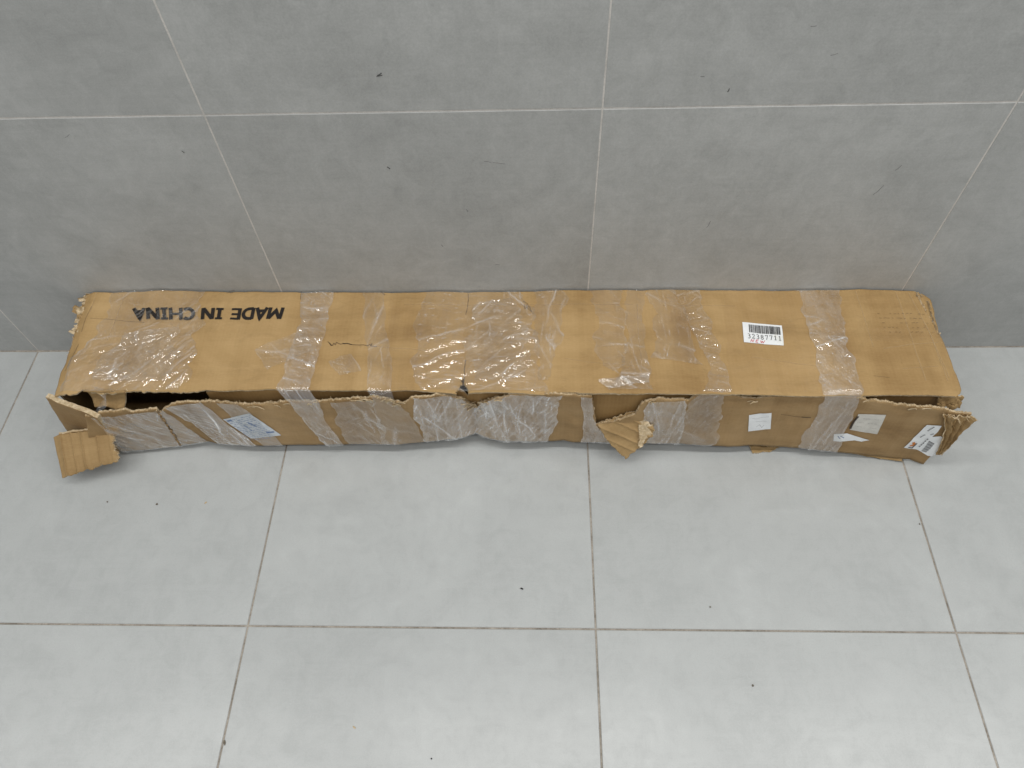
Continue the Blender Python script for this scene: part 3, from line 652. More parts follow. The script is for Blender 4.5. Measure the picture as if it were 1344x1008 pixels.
def zigzag(name, pts, nrm, parent, depth=.010, thick=.0034, period=.0075):
    p = resample(pts, period/4); nrm = np.asarray(nrm, float); V, F = [], []
    for i, c in enumerate(p):
        o = -nrm*(.0003+thick*(.5+.5*math.sin(i*math.pi/2)))
        V += [c+o+np.array([0, 0, .0004]), c+o-np.array([0, 0, depth])]
    F = [(2*i, 2*i+1, 2*i+3, 2*i+2) for i in range(len(p)-1)]
    return tag(mesh_obj(name, V, F, 'torn', parent), kind='stuff')
topline = Pf[0]
N_FR = (0, -1, 0)
zigzag('corrugated_core', topline, N_FR, box)
frayed('torn_fibre', topline, N_FR, 5, box, .0008, .004)
sel = lambda a, b: topline[(topline[:, 0] > a) & (topline[:, 0] < b)]
frayed('torn_fibre', sel(.50, .87), N_FR, 6, box, .002, .006, .004, droop=.9)
frayed('torn_fibre', sel(.95, 1.03), N_FR, 7, box, .002, .010, .003)
frayed('torn_fibre', sel(1.21, 1.31), N_FR, 8, box, .002, .007, .002)
lf = np.stack([x[:, 0], y[:, 0], z[:, 0]], -1)
frayed('torn_fibre', lf[4:60], (-1, 0, 0), 9, box, .001, .008, .003, droop=1.0)
ff_ = np.stack([x[-1], y[-1], z[-1]], -1)
frayed('torn_fibre', ff_[(ff_[:, 0] < .5)], (0, -1, 0), 10, box, .000, .003, .003, droop=1.3)
bb = np.stack([x[0], y[0], z[0]], -1)
frayed('torn_fibre', bb[::6], (0, 0, 0), 11, box, .000, .003, .007)

# end flap at the left, swung out to the front
c = ENDF
board('end_flap', [c[0], c[1], c[3], c[2]], 40, 30, ['card_front', 'torn'], .009, .002, 12, True, rag=.0012)
frayed('torn_fibre', [c[0], c[1]], (.2, -1, 0), 12, box, .000, .005, .002)
# tongue bent down into the opening
Pn = quad_grid([INFL[0], INFL[1], INFL[2], INFL[3]], 34, 22)
jj = np.linspace(0, 1, 22)[:, None]; ii = np.linspace(0, 1, 34)[None]
Pn[..., 1] += .012*np.sin(jj*math.pi)*.6-.006*jj*np.abs(ii-.5); Pn[..., 2] += .004*fbm(ii*5+jj, jj*5, 14, 2)+.006*jj*fbm(ii*6, jj*0, 15, 2)
Pn[0, :, 2] -= .003
sheet('torn_tongue', Pn, ['card_flap', 'torn'], box, .003, None, None, True)
# square torn flap with its crease ridges
c = np.array(SQ)
Ps = quad_grid(c, 150, 60); i, j = np.meshgrid(np.linspace(0, 1, 150), np.linspace(0, 1, 60))
for u0, a, w in ((.13, .0055, .022), (.31, .0034, .018), (.47, .0052, .022), (.73, .0045, .020), (.93, .002, .014)):
    Ps[..., 2] += a*np.exp(-np.abs(i+.03*(j-.5)-u0)/w*1.0)
Ps[..., 2] += .002*fbm(i*3, j*3, 17, 2)-.006*np.clip(.10-i, 0, 1)/.1*.8-.003*np.clip((j-.85)/.15, 0, 1)*np.abs(np.sin(i*9))
Ps[..., 1] += .006*fbm(i*9, i*0, 18, 3)*np.exp(-(1-j)/.10); Ps[..., 0] += .006*fbm(j*11, j*0, 19, 3)*np.exp(-(1-i)/.05)
sheet('torn_flap', Ps, ['card_flap', 'torn'], box, .0042, None, np.stack([i*.1, j*.07], -1), True)
frayed('torn_fibre', Ps[:, -1]+np.array([0, 0, .0005]), (1, 0, 0), 21, box, .001, .006, .0022, droop=1.4)
frayed('torn_fibre', Ps[-1, 55:130]+np.array([0, 0, .0005]), (0, -1, 0), 22, box, .000, .005, .002, droop=1.2)
# strut board under it: the rest of the ripped corner that carries the flap
board('torn_corner', [Ps[0, 16]+[0, .002, 0], Ps[0, -1]+[0, .002, 0], (.292, -.258, .02), (.245, -.25, .02)], 24, 20, ['card_front', 'torn'], .004, .003, 23, True, rag=.002)

# flap torn out of the middle of the front
m = np.array(MID)
def fan(edge_a, edge_b, nu, nv):
    a = np.stack([np.interp(np.linspace(0, 1, nu), edge_len(edge_a), edge_a[:, k]) for k in range(3)], 1)
    b = np.stack([np.interp(np.linspace(0, 1, nu), edge_len(edge_b), edge_b[:, k]) for k in range(3)], 1)
    t_ = np.linspace(0, 1, nv)[:, None, None]; return a[None]*(1-t_)+b[None]*t_
def poly_sheet(name, pts, mats, thick, step, bend, seed, rag):
    """board with a free outline: plane through pts, outline torn at grid scale, bent by bend(a, b)"""
    p = np.asarray(pts, float); c = p.mean(0); u, w, vh = np.linalg.svd(p-c); e1, e2, nn = vh
    if nn[2] < 0: nn = -nn
    if np.cross(e1, e2) @ nn < 0: e2 = -e2
    q2 = np.stack([(p-c)@e1, (p-c)@e2], 1); lo, hi = q2.min(0)-.004, q2.max(0)+.004
    ga, gb = np.meshgrid(np.arange(lo[0], hi[0], step), np.arange(lo[1], hi[1], step))
    ra = ga+rag*fbm(ga*160, gb*160, seed, 3); rb = gb+rag*fbm(ga*160+9, gb*160, seed+4, 3)
    ins = np.zeros(ga.shape, bool); n = len(q2)
    for k in range(n):
        (xa, ya), (xb_, yb_) = q2[k], q2[(k+1) % n]
        cross = ((ya > rb) != (yb_ > rb)) & (ra < (xb_-xa)*(rb-ya)/(yb_-ya+1e-12)+xa); ins ^= cross
    P = c+ga[..., None]*e1+gb[..., None]*e2+nn*bend(ga, gb)[..., None]
    sheet(name, P, mats, box, thick, ins[:-1, :-1], np.stack([ga, gb], -1))
    return e1, e2, nn
def flap_bend(a, b):
    v = .004*fbm(a*25, b*25, 27, 2)
    for o_, amp_, w_ in ((-.030, .0022, .0022), (-.012, .0030, .0030), (.010, .0024, .0024), (.027, .0030, .0030)):
        v = v+amp_*np.exp(-np.abs(a*.8+b*.55-o_)/w_)
    return v+1.6*np.clip(a*.0+b*.0, 0, 1)
poly_sheet('torn_flap', m, ['card_flap', 'torn'], .0040, .0013, flap_bend, 27, .0035)
poly_sheet('peeled_liner', np.array([m[3], m[4], m[5], m[6]*.6+m[7]*.4, (m[5]+m[3])/2+[-.014, 0, .004]])+np.array([0, -.001, .0050]), ['torn', 'torn'], .0007, .0013, lambda a, b: .005*fbm(a*60, b*60, 28, 3), 29, .006)
frayed('torn_fibre', m[[3, 4, 5, 6, 7]], (.3, -.3, 0), 29, box, .001, .008, .0016, droop=1.3)
# pieces of the bottom flap sticking out at the front
board('bottom_flap', [BOTR[0], BOTR[1], BOTR[2], BOTR[3]], 30, 8, ['card_flap', 'torn'], .003, .002, 31, True, rag=.003)
board('bottom_flap', [BOTR2[0], BOTR2[1], BOTR2[2], BOTR2[3]], 50, 5, ['card_flap', 'torn'], .003, .001, 32, True, rag=.002)

# crushed right end: layers of the end flap folded back round the corner
tr, br = Pf[0, -1], Pf[-1, -1]
for k in range(3):
    i, j = np.meshgrid(np.linspace(0, 1, 60), np.linspace(0, 1, 50))
    xl = np.interp(j, [0, .35, 1], [1.800+.010*k, 1.822+.006*k, 1.838]); xr = np.interp(j, [0, 1], [1.856-.004*k, 1.847])
    X = xl+(xr-xl)*i+.003*fbm(j*9, i*3+k, 91+k, 3); Z = np.interp(j, [0, 1], [.168-.006*k, .050+.012*k])+.010*fbm(i*6+k, j*2, 99+k, 3)*np.exp(-j/.22)
    tri = np.abs(((i*(3.2-.5*k)+.15*np.sin(j*5+k)) % 1)*2-1)
    Y = front_y(X, Z)-.0035+.004*k-.008*tri*(1-.4*j)+.005*fbm(i*5, j*6, 93+k, 3)*np.exp(-j/.4)
    sheet('crushed_layer', np.stack([X, Y, Z], -1), [('card_flap', 'card', 'card_front')[k], 'torn'], box, .0016, None, None, True)
    Pq = np.stack([X, Y, Z], -1)
    frayed('torn_fibre', Pq[0, 4:], (.2, -1, 0), 33+k, box, .001, .008, .0018, droop=1.5)
    frayed('torn_fibre', Pq[4:30, -1], (1, -.3, 0), 37+k, box, .001, .004, .002, droop=1.2)
# crumpled scrap under the right front corner of the lid
P = quad_grid([(1.800, -.229, .178), (1.842, -.233, .177), (1.846, -.243, .150), (1.806, -.238, .152)], 26, 18); i, j = np.meshgrid(np.linspace(0, 1, 26), np.linspace(0, 1, 18))
P[..., 1] -= .010*crumple(i*.05, j*.04, 44, 60); P[..., 2] += .005*fbm(i*5, j*5, 45, 2)
sheet('crumpled_scrap', P, ['card_flap', 'torn'], box, .0025)
# end board standing up behind the right edge of the lid
P = quad_grid([(1.826, -.010, .183), (1.838, -.13, .179), (1.846, -.13, .150), (1.850, -.012, .150)], 40, 10); i, j = np.meshgrid(np.linspace(0, 1, 40), np.linspace(0, 1, 10))
P[..., 0] += .004*fbm(i*5, j*2, 46, 3)+.010*(1-i)*j; P[..., 2] += .003*fbm(i*30, j*0, 47, 2)*(1-j)+.004*(1-i)
sheet('end_flap', P, ['card', 'torn'], box, .0035, None, None)
frayed('torn_fibre', P[0], (1, 0, 0), 48, box, .001, .006, .0022)
# curled shreds at the back left corner
r = np.random.RandomState(51)
for k in range(26):
    t_ = r.rand()**1.6; yy = -.006-.105*t_; xx = np.interp(yy, TL[::-1, 1], TL[::-1, 0])+r.uniform(.0, .016)
    ln, wd = r.uniform(.010, .022), r.uniform(.008, .016); an = r.uniform(-1.5, 1.5)+2.4
    u_, v_ = np.meshgrid(np.linspace(0, 1, 9), np.linspace(-.5, .5, 4)); cu = r.uniform(.0, .55)
    lx = ln*(u_-.3); lz = cu*ln*(u_**2)*.7+.002*fbm(u_*5+k, v_*5, k, 2); ly = v_*wd*(1-.4*u_)
    P = np.stack([xx+math.cos(an)*lx-math.sin(an)*ly, yy+math.sin(an)*lx+math.cos(an)*ly, top_z(xx, yy)-.002+lz], -1)
    P[..., 1] = np.minimum(P[..., 1], -.003)
    sheet('curled_shred', P, ['torn' if k % 3 else 'card_flap', 'torn'], box, .001)

# ------------------------------------------------------------------ film and tape
def film_patch(name, L_, R_, mat, amp, seed, where='top', step=.0019, f=45, aniso=1.0, ang=0.0, hole=.0, lift=.0014, edge=.004, prof=None, bridge=None, front_milk=.25):
    """L_, R_: side outlines, (x, y) on the lid or (x, z) on the front; bridge: outlines on the front that the film runs on to"""
    L_, R_ = np.array(L_, float), np.array(R_, float)
    ln = max(edge_len(L_)[-1]*np.linalg.norm(np.diff(L_, axis=0), axis=1).sum(), .01)
    wd = np.linalg.norm(R_-L_, axis=1).max()
    nv = max(6, int(ln/step)); nu = max(5, int(wd/step)); t = np.linspace(0, 1, nv)
    a, b = on(L_, t), on(R_, t)
    q = np.arange(nv)*.0
    a[:, 0] += edge*fbm(t*ln*35, q+seed, seed, 3); b[:, 0] += edge*fbm(t*ln*35, q+seed+3, seed+3, 3)
    s = np.linspace(0, 1, nu)[None, :, None]
    G = a[:, None]*(1-s)+b[:, None]*s; gx, gy = G[..., 0], G[..., 1]
    e = np.minimum(np.minimum(s[..., 0], 1-s[..., 0])*wd/.006, 1)*np.ones_like(gx)
    h, cl = crumple(gx, gy, seed, f, aniso, ang, True)
    am = amp*(.40+1.5*vn(gx*14, gy*14, seed+70)**1.3)
    if prof is not None: am = am*np.interp(t, prof[0], prof[1])[:, None]
    d = lift+am*h*(.3+.7*e); cl = cl*np.clip(am/.003, .15, 1.3)
    cl = np.maximum(cl, .25*np.exp(-np.minimum(s[..., 0], 1-s[..., 0])*wd/.0016)*np.ones_like(cl)*vn(gx*50, gy*50, seed+4))
    if where == 'top':
        gy = np.minimum(gy, -.004); P = np.stack([gx, gy, top_z(gx, gy)+d], -1)
    else:
        P = front_pt(gx, gy); P[..., 1] -= d
    if bridge is not None:
        Lb, Rb = np.array(bridge[0]), np.array(bridge[1]); ln2 = np.linalg.norm(np.diff(Lb, axis=0), axis=1).sum()
        n2 = max(5, int(ln2/step)); t2 = np.linspace(0, 1, n2); a2, b2 = on(Lb, t2), on(Rb, t2)
        a2[:, 0] += edge*fbm(t2*ln2*35, t2*0+seed, seed+20, 3); b2[:, 0] += edge*fbm(t2*ln2*35, t2*0+seed, seed+23, 3)
        G2 = a2[:, None]*(1-s)+b2[:, None]*s; P2 = front_pt(G2[..., 0], G2[..., 1])
        h2, cl2 = crumple(G2[..., 0], G2[..., 1], seed+9, f, 3.0, 0.1, True)
        P2[..., 1] -= lift+amp*.8*h2*(.3+.7*np.broadcast_to(e[:1], P2.shape[:2])); cl2 = np.clip(cl2*1.2+front_milk, 0, 1)
        nb = 4; w = np.linspace(0, 1, nb+2)[1:-1, None, None]
        Bq = P[-1][None]*(1-w)+P2[0][None]*w; Bq[..., 1] -= .002*np.sin(w[..., 0]*math.pi)
        P = np.concatenate([P, Bq, P2], 0); cl = np.concatenate([cl, np.repeat(cl[-1:], nb, 0)*.6+.15, cl2], 0)
    mask = np.ones((P.shape[0]-1, P.shape[1]-1), bool)
    if hole > 0:
        mask &= vn(P[:-1, :-1, 0]*38, (P[:-1, :-1, 1]-P[:-1, :-1, 2])*38, seed+90) > hole
    if where == 'front':        # the film is torn where the board is torn
        mask &= P[:-1, :-1, 2] < np.interp(P[:-1, :-1, 0], xt, zt)+.003
    uv = np.stack([P[..., 0], P[..., 1]-P[..., 2]], -1)
    return skin(name, P, mat, box, mask, uv, cl)
def ft(k): return globals()['FT_%s_L' % k], globals()['FT_%s_R' % k]
def ff(k): return globals()['FF_%s_L' % k], globals()['FF_%s_R' % k]
H = math.pi/2
film_patch('film', *ft('A1'), 'film', .0056, 101, f=50, aniso=2.0, ang=-1.0, edge=.022, prof=([0, .3, .6, 1], [.45, .7, 1.0, .9]))
film_patch('film', *ft('B'), 'film_mid', .0062, 111, f=54, aniso=1.6, ang=1.25, edge=.007, prof=([0, .2, .5, 1], [.4, 1, 1.1, .7]), bridge=ff('B'), front_milk=.08)
film_patch('film', *ft('B2'), 'film', .0070, 113, f=50, aniso=2.0, ang=1.0, lift=.003)
film_patch('film', *ft('C'), 'film', .0026, 117, f=36, aniso=2.0, edge=.008, bridge=ff('C'), front_milk=-.05)
film_patch('film', *ft('D'), 'film', .0078, 125, f=42, aniso=1.0, ang=1.3, edge=.024, prof=([0, .15, .45, .8, 1], [.4, .8, 1.2, 1, .6]))
film_patch('film', *ft('F1'), 'film', .0042, 131, f=46, aniso=1.6, ang=1.2, edge=.012, prof=([0, .5, 1], [.3, .6, 1.4]))
film_patch('film', *ft('F2'), 'film', .0046, 137, f=46, aniso=1.6, ang=1.2, edge=.012, bridge=ff('F2'), front_milk=.0)
film_patch('film', *ft('G'), 'film_mid', .0060, 141, f=50, aniso=1.4, ang=1.2, edge=.009, prof=([0, .5, .75, 1], [.5, .7, 1.2, 1.3]), bridge=ff('G'), front_milk=.10)
film_patch('film', *ft('P'), 'film', .0080, 185, f=50, aniso=1.0, ang=1.1, edge=.02, lift=.003)
film_patch('film', *ft('Q'), 'film', .0070, 187, f=56, aniso=1.4, ang=-1.1, edge=.02, lift=.0025)
film_patch('film', *ft('H'), 'film_mid', .0060, 143, f=50, aniso=2.0, ang=1.4)
film_patch('film', *ft('I'), 'film', .0070, 147, f=55, aniso=2.0, ang=1.3)
film_patch('film', *ft('J'), 'film', .0034, 149, f=40, aniso=1.5, ang=.3, edge=.016)
film_patch('film', *ft('M'), 'film', .0038, 167, f=42, aniso=1.4, ang=.9, edge=.02)
film_patch('film', *ft('N'), 'film', .0034, 169, f=42, aniso=1.4, ang=.6, edge=.02)
for k, (seed, mt, am, an, ed) in {'A2': (151, 'film_front', .0045, .45, .004), 'A3': (153, 'film_front', .0045, .6, .004), 'D': (157, 'film_front', .0045, .1, .012), 'E': (161, 'film_front', .0035, .1, .006), 'F3': (163, 'film_front', .003, -.3, .010), 'K': (165, 'film_mid', .0010, .5, .003), 'L': (175, 'film_front', .006, .6, .003), 'R': (191, 'film', .0032, .4, .012)}.items():
    film_patch('film', *ff(k), mt, am, seed, 'front', f=40, aniso=3.2, ang=an, edge=ed)
# loose twisted strand across the opening at the left
tt = np.linspace(0, 1, 40); w_ = np.linspace(-.5, .5, 6)[None]
cx_ = .300+.012*np.sin(tt*5)+.006*tt; cy_ = -.222-.034*tt; cz_ = .190-.045*tt-.006*np.sin(tt*math.pi)
ang_ = tt*4.0
P = np.stack([cx_[:, None]+.011*w_*np.cos(ang_)[:, None], cy_[:, None]+.007*w_*np.sin(ang_)[:, None]+.002*fbm(tt[:, None]*14, w_*4, 5, 2), cz_[:, None]+.008*w_*np.sin(ang_)[:, None]], -1)
skin('film_strand', P, 'film_front', box)
# flat clear tape stuck on the lid
for k in (2, 4, 5):
    c4 = globals()['TP_T%d' % k]; G = quad_grid([(*c4[0], 0), (*c4[1], 0), (*c4[2], 0), (*c4[3], 0)], 70, 70)
    gx, gy = G[..., 0], np.minimum(G[..., 1], -.004)
    P = np.stack([gx, gy, top_z(gx, gy)+.0009+.0006*crumple(gx, gy, 170+k, 26, 3, .2)], -1)
    skin('tape_strip', P, 'tape', box, None, np.stack([gx, gy], -1))

# ------------------------------------------------------------------ print on the lid
def arc(cx, cy, rx, ry, a0, a1, n=12):
    return [(cx+rx*math.cos(math.radians(a0+(a1-a0)*i/n)), cy+ry*math.sin(math.radians(a0+(a1-a0)*i/n))) for i in range(n+1)]
BOLD = {   # (width, strokes) in a unit-high cell
    'M': (.95, [[(.11, 0), (.11, 1)], [(.15, .97), (.475, .25), (.80, .97)], [(.84, 0), (.84, 1)]]),
    'A': (.80, [[(.09, 0), (.40, .96), (.71, 0)], [(.22, .30), (.58, .30)]]),
    'D': (.84, [[(.12, .02), (.12, .98)], [(.12, .92), (.34, .92)]+arc(.34, .5, .36, .42, 90, -90)+[(.12, .08)]]),
    'E': (.70, [[(.12, 0), (.12, 1)], [(.12, .92), (.62, .92)], [(.12, .52), (.58, .52)], [(.12, .08), (.62, .08)]]),
    'I': (.56, [[(.28, .02), (.28, .98)], [(.06, .93), (.50, .93)], [(.06, .07), (.50, .07)]]),
    'N': (.86, [[(.12, 0), (.12, 1)], [(.14, .96), (.70, .04)], [(.72, 0), (.72, 1)]]),
    'C': (.74, [arc(.44, .5, .34, .43, 50, 310, 18)]),
    'H': (.86, [[(.12, 0), (.12, 1)], [(.12, .52), (.74, .52)], [(.74, 0), (.74, 1)]]),
    ' ': (.36, []),
}
txt = 'MADE IN CHINA'; total = sum(BOLD[c][0] for c in txt)
q = np.array(TXT)       # start and end of the base line (towards the wall), start and end of the cap line
def txt_map(a, b): # a 0..1 along, b 0..1 up
    return (q[0]*(1-a)+q[1]*a)*(1-b)+(q[2]*(1-a)+q[3]*a)*b
strokes = []; pen_x = 0
capx = np.linalg.norm(q[0]-q[1])/total
for ch in txt:
    w, ss = BOLD[ch]
    strokes += [([tuple(txt_map((pen_x+px*1.0)/total, py)) for px, py in st], (.0069 if abs(st[0][0]-st[-1][0]) < .01 or ch in 'AMNC' else .0048)) for st in ss]
    pen_x += w
V, F = ribbons(strokes, .006, top_fn)
mesh_obj('printed_text', V, F, 'print', box)
V, F = ribbons([(SCRIB, .0011), (SCRIB[9:13], .002), (SCRIB[1:4], .0018)], .001, top_fn, .002); mesh_obj('pen_scribble', V, F, 'pen', box)
V, F = ribbons([SMUDGE], .0016, top_fn, .003); mesh_obj('dark_smudge', V, F, 'crease_dark', box)
for ln_, w, mt in WEAR:
    V, F = ribbons([ln_], w, top_fn, .004); mesh_obj('crease_line', V, F, mt, box)
# torn liner chips left on the broken front edge
r = np.random.RandomState(77)
for (cx0, n_, sz) in ((.585, 2, .016), (.640, 2, .012), (.700, 2, .012), (.790, 3, .020), (.825, 3, .018), (.852, 2, .016), (.975, 4, .014), (.988, 6, .015), (1.02, 2, .012), (1.295, 3, .012), (1.48, 2, .010), (1.66, 2, .010), (1.76, 2, .012)):
    for k in range(n_):
        xx = cx0+r.uniform(-.012, .012); zz = float(np.interp(xx, xt, zt))-r.uniform(-.002, .008); ln, wd = sz*r.uniform(.6, 1.3), sz*r.uniform(.3, .6); an = r.uniform(-.6, .6)
        u_, v_ = np.meshgrid(np.linspace(-.5, .5, 8), np.linspace(-.5, .5, 5)); lx = ln*u_*(1+.3*fbm(v_*6+k, u_*0, k, 2)); lz = wd*v_*(1+.5*fbm(u_*5+k, v_*0, k+3, 2))
        X = xx+math.cos(an)*lx-math.sin(an)*lz; Z = zz+math.sin(an)*lx+math.cos(an)*lz
        P = front_pt(X, Z); P[..., 1] -= .0012+.006*r.rand()*(v_+.5)**2+.003*np.abs(u_)
        sheet('torn_liner', P, ['torn', 'torn'], box, .0006, None, None, True)
# faint old print near the right end
r = np.random.RandomState(3); gs = []
for rr_ in range(5):
    yy = -.062-.011*rr_
    for k in range(12):
        if r.rand() < .7:
            xx = 1.735+.0075*k+.006*rr_*(r.rand()-.3); gs.append([(xx, yy), (xx+r.uniform(.003, .006), yy+r.uniform(-.001, .001))])
V, F = ribbons(gs, .0013, top_fn, .003); mesh_obj('faded_print', V, F, 'crease_dark', box)

# barcode sticker
def quad_map(c):
    c = np.array(c)
    def f(a, b): return (1-b)*((1-a)*c[0]+a*c[1])+b*((1-a)*c[3]+a*c[2])
    return f
sk = poly_on('barcode_sticker', STK, lambda a, b, k: top_fn(a, b, 12), 'sticker', box)
sm = quad_map(STK)
def up_fn(a, b, k): x_, y_, z_ = top_fn(a, b, 12); return (x_, y_, z_+.0005)
bars = []; r = np.random.RandomState(12); a = .155
while a < .955:
    w = r.choice([.008, .008, .016, .024]); bars.append(([tuple(sm(a+w/2, .10)), tuple(sm(a+w/2, .50))], w*.0717)); a += w+r.choice([.008, .008, .014])
V, F = ribbons(bars, .001, up_fn, .006); mesh_obj('barcode', V, F, 'print', sk)
DIG = {
    '3': [[(.1, .95), (.5, 1), (.8, .8), (.65, .58), (.4, .53), (.7, .48), (.88, .25), (.55, 0), (.1, .06)]],
    '2': [[(.1, .75), (.25, .97), (.6, .98), (.8, .75), (.65, .5), (.1, .03), (.85, .03), (.85, .15)]],
    '8': [[(.5, .53), (.2, .65), (.2, .88), (.5, 1), (.8, .88), (.8, .65), (.5, .53), (.15, .35), (.15, .12), (.5, 0), (.85, .12), (.85, .35), (.5, .53)]],
    '7': [[(.12, .82), (.12, .97), (.85, .97), (.45, 0)]],
    '1': [[(.2, .82), (.5, .98), (.5, .02)], [(.15, .02), (.88, .02)]],
    'N': [[(.05, 0), (.2, .95), (.6, .1), (.85, 1)]], 'E': [[(.75, .95), (.2, .9), (.1, .05), (.7, .0)], [(.15, .5), (.6, .55)]],
    'W': [[(.05, .9), (.2, .05), (.5, .7), (.7, .05), (1.1, 1)]],
}
def write(text, x0, x1, yb, yt_, skew, ratio, m_):
    out = []; n = len(text); st = (x1-x0)/n
    for i, ch in enumerate(text):
        for s_ in DIG[ch]:
            out.append([tuple(m_(x0+st*(i+ratio*px_+skew*py_), yb+(yt_-yb)*py_)) for px_, py_ in s_])
    return out
V, F = ribbons(write('32387711', .105, .985, .785, .575, 0, .72, sm), .0010, up_fn, .002); mesh_obj('number', V, F, 'print', sk)
V, F = ribbons(write('NEW', .165, .54, .965, .825, .12, .80, sm), .0010, up_fn, .002); mesh_obj('handwriting', V, F, 'red_pen', sk)

# ------------------------------------------------------------------ papers on the front
def lay(dy):
    def fn(a, b, k): p = front_fn(a, b, k); return (p[0], p[1]-dy, p[2])
    return fn
def text_rows(m_, rows, seed, a0=.05, a1=.95, fill=.8, wlo=.03, whi=.12):
    r = np.random.RandomState(seed); out = []
    for b in rows:
        a = a0
        while a < a1-.02:
            w = r.uniform(wlo, whi)
            if r.rand() < fill: out.append([tuple(m_(a, b)), tuple(m_(min(a+w, a1), b))])
            a += w+r.uniform(.015, .04)
    return out
cf = poly_on('customs_form', CUSTOMS, lay(.0006), 'form', box); cm = quad_map(CUSTOMS)
V, F = ribbons([(st, .0012) for st in text_rows(cm, np.linspace(.08, .94, 15), 2, .06, .95, .75)], .001, lay(.0010)); mesh_obj('printed_lines', V, F, 'blue_print', cf)
for st in (([tuple(cm(.05, .10)), tuple(cm(.25, .08))], .004), ([tuple(cm(.62, .3)), tuple(cm(.70, .5))], .003), ([tuple(cm(.72, .80)), tuple(cm(.95, .82))], .004), ([tuple(cm(.4, .35)), tuple(cm(.42, .62))], .0015)):
    V, F = ribbons([st], .003, lay(.0013)); mesh_obj('stamped_mark', V, F, 'blue_print', cf)
nf = poly_on('paper_note', NOTE, lay(.0006), 'sticker', box); nm = quad_map(NOTE)
V, F = ribbons([(st, .0007) for st in ([tuple(nm(.15, .2)), tuple(nm(.3, .27)), tuple(nm(.7, .22)), tuple(nm(.9, .2))], [tuple(nm(.3, .45)), tuple(nm(.8, .47))], [tuple(nm(.35, .75)), tuple(nm(.5, .65)), tuple(nm(.6, .85)), tuple(nm(.7, .7))])], .0007, lay(.0010)); mesh_obj('handwriting', V, F, 'scuff_pale', nf)
pf = poly_on('stuck_paper', PAPER, lay(.0006), 'kraft_paper', box); pm = quad_map([PAPER[0], PAPER[1], PAPER[2], PAPER[3]])
V, F = ribbons([([tuple(pm(.03, .12)), tuple(pm(-.04, .5)), tuple(pm(-.02, .92))], .004)], .003, lay(.0012)); mesh_obj('dark_smudge', V, F, 'pen', pf)
V, F = ribbons([(st, .0007) for st in text_rows(pm, (.25, .48, .7), 8, .1, .9, .6)], .0007, lay(.0010)); mesh_obj('faded_print', V, F, 'scuff_pale', pf)
sf = poly_on('torn_paper', SCRAP, lay(.0007), 'sticker', box)
V, F = ribbons([[(SCRAP[0][0]+.008, SCRAP[0][1]-.004), (SCRAP[0][0]+.014, SCRAP[0][1]-.012)], [(SCRAP[0][0]+.012, SCRAP[0][1]-.003), (SCRAP[0][0]+.02, SCRAP[0][1]-.008)]], .0018, lay(.0011)); mesh_obj('printed_lines', V, F, 'blue_print', sf)
V, F = ribbons([(INK1, .0007), ([INK1[4], INK1[5], (INK1[5][0]+.008, INK1[5][1]-.001)], .002)], .001, lay(.0007)); mesh_obj('pen_scribble', V, F, 'pen', box)
sh = poly_on('shipping_label', SHIP, lay(.0008), 'sticker', box)
bm_ = quad_map([SHIPBAR[0], SHIPBAR[1], SHIPBAR[2], SHIPBAR[3]])
V, F = ribbons([([tuple(bm_(0, b)), tuple(bm_(1, b))], .0012 if i % 3 else .0019) for i, b in enumerate(np.linspace(.02, .98, 13))], .001, lay(.0014)); mesh_obj('barcode', V, F, 'grey_print', sh)
lm = quad_map(SHIPLOGO)
V, F = ribbons([([tuple(lm(.2, .2)), tuple(lm(.5, .75)), tuple(lm(.8, .2))], .0045), ([tuple(lm(.3, .85)), tuple(lm(.8, .6))], .003)], .003, lay(.0014)); mesh_obj('printed_emblem', V, F, 'orange_print', sh)
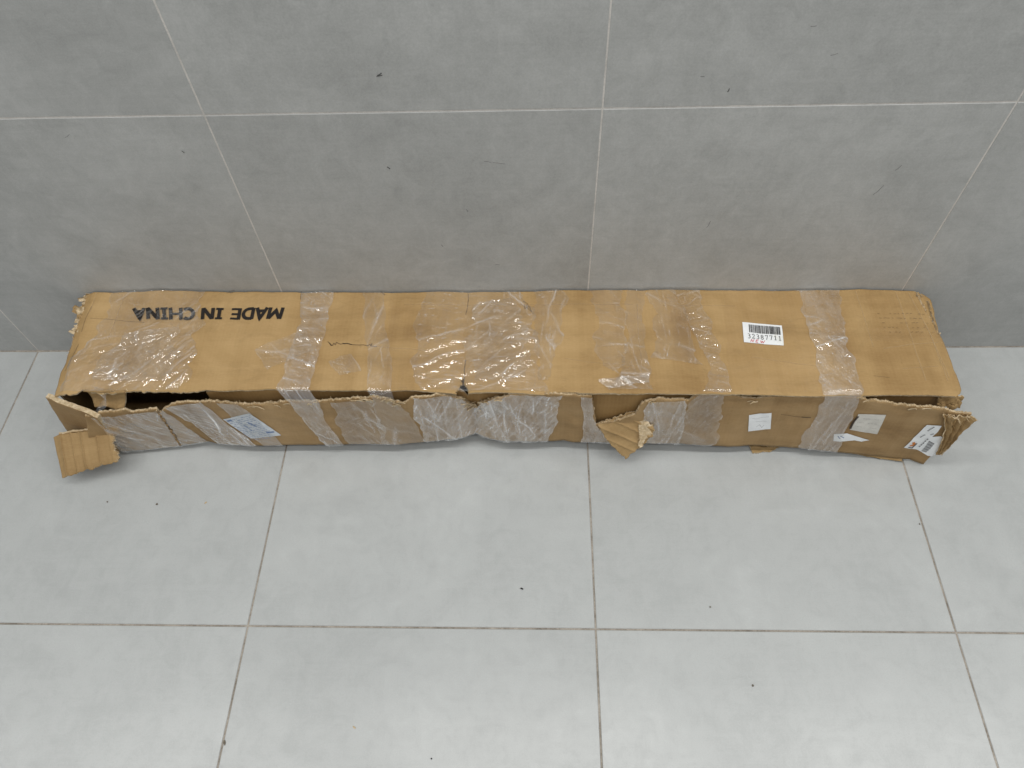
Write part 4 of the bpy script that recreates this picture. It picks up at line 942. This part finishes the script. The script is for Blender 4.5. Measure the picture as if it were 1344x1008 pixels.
V, F = ribbons([([tuple(lm(.0, .15)), tuple(lm(.0, .95)), tuple(lm(.9, .95))], .003)], .003, lay(.0016)); mesh_obj('printed_mark', V, F, 'grey_print', sh)
st_ = []
for k in range(0, 8, 2):
    p0, p1 = np.array(SHIPT[k]), np.array(SHIPT[k+1])
    for a in np.arange(0, .95, .22): st_.append(([tuple(p0+(p1-p0)*a), tuple(p0+(p1-p0)*(a+.15))], .0026))
V, F = ribbons(st_, .0026, lay(.0014), .002); mesh_obj('printed_lines', V, F, 'grey_print', sh)

# ------------------------------------------------------------------ crumbs on the floor
LAB = ['black crumb on the floor below the middle of the box', 'brown crumb on the floor right of the torn square flap', 'pale crumb on the floor nearest the left end of the box front',
       'tiny crumb on the floor just below the torn square flap', 'dark speck on the floor nearest the camera near the middle', 'grey speck on the floor right of centre, above the long cross joint',
       'brown speck on the floor right of centre, below the long cross joint', 'tiny speck beside the right-hand floor joint', 'chip of dirt lodged on the lower left floor joint', 'pale smear of dirt on the lower left floor tile']
SIZE = [(.0060, .0030, .0024, 'dark'), (.0050, .0042, .003, 'crumb'), (.006, .003, .002, 'torn'), (.0035, .003, .002, 'crumb'), (.003, .0025, .002, 'dark'), (.003, .003, .002, 'crumb'), (.0042, .0036, .003, 'crumb'), (.003, .003, .002, 'crumb'), (.004, .009, .002, 'crumb'), (.007, .003, .0012, 'torn')]
for k, ((cx0, cy0), (a, b, h, mt), lb) in enumerate(zip(CRUMBS, SIZE, LAB)):
    r = np.random.RandomState(k+200); bm = bmesh.new(); bmesh.ops.create_icosphere(bm, subdivisions=1, radius=.5)
    an = r.uniform(0, 3)
    for v in bm.verts:
        f = r.uniform(.7, 1.25); px_, py_ = v.co.x*a*f, v.co.y*b*f
        v.co = (px_*math.cos(an)-py_*math.sin(an), px_*math.sin(an)+py_*math.cos(an), max(0, (v.co.z+.42)*h*f))
    me = bpy.data.meshes.new('floor_crumb'); bm.to_mesh(me); bm.free(); me.materials.append(MAT[mt])
    o = link('floor_crumb', me); o.location = (cx0, cy0, .0001)
    tag(o, label=lb, category='crumb', group='crumbs on the floor')
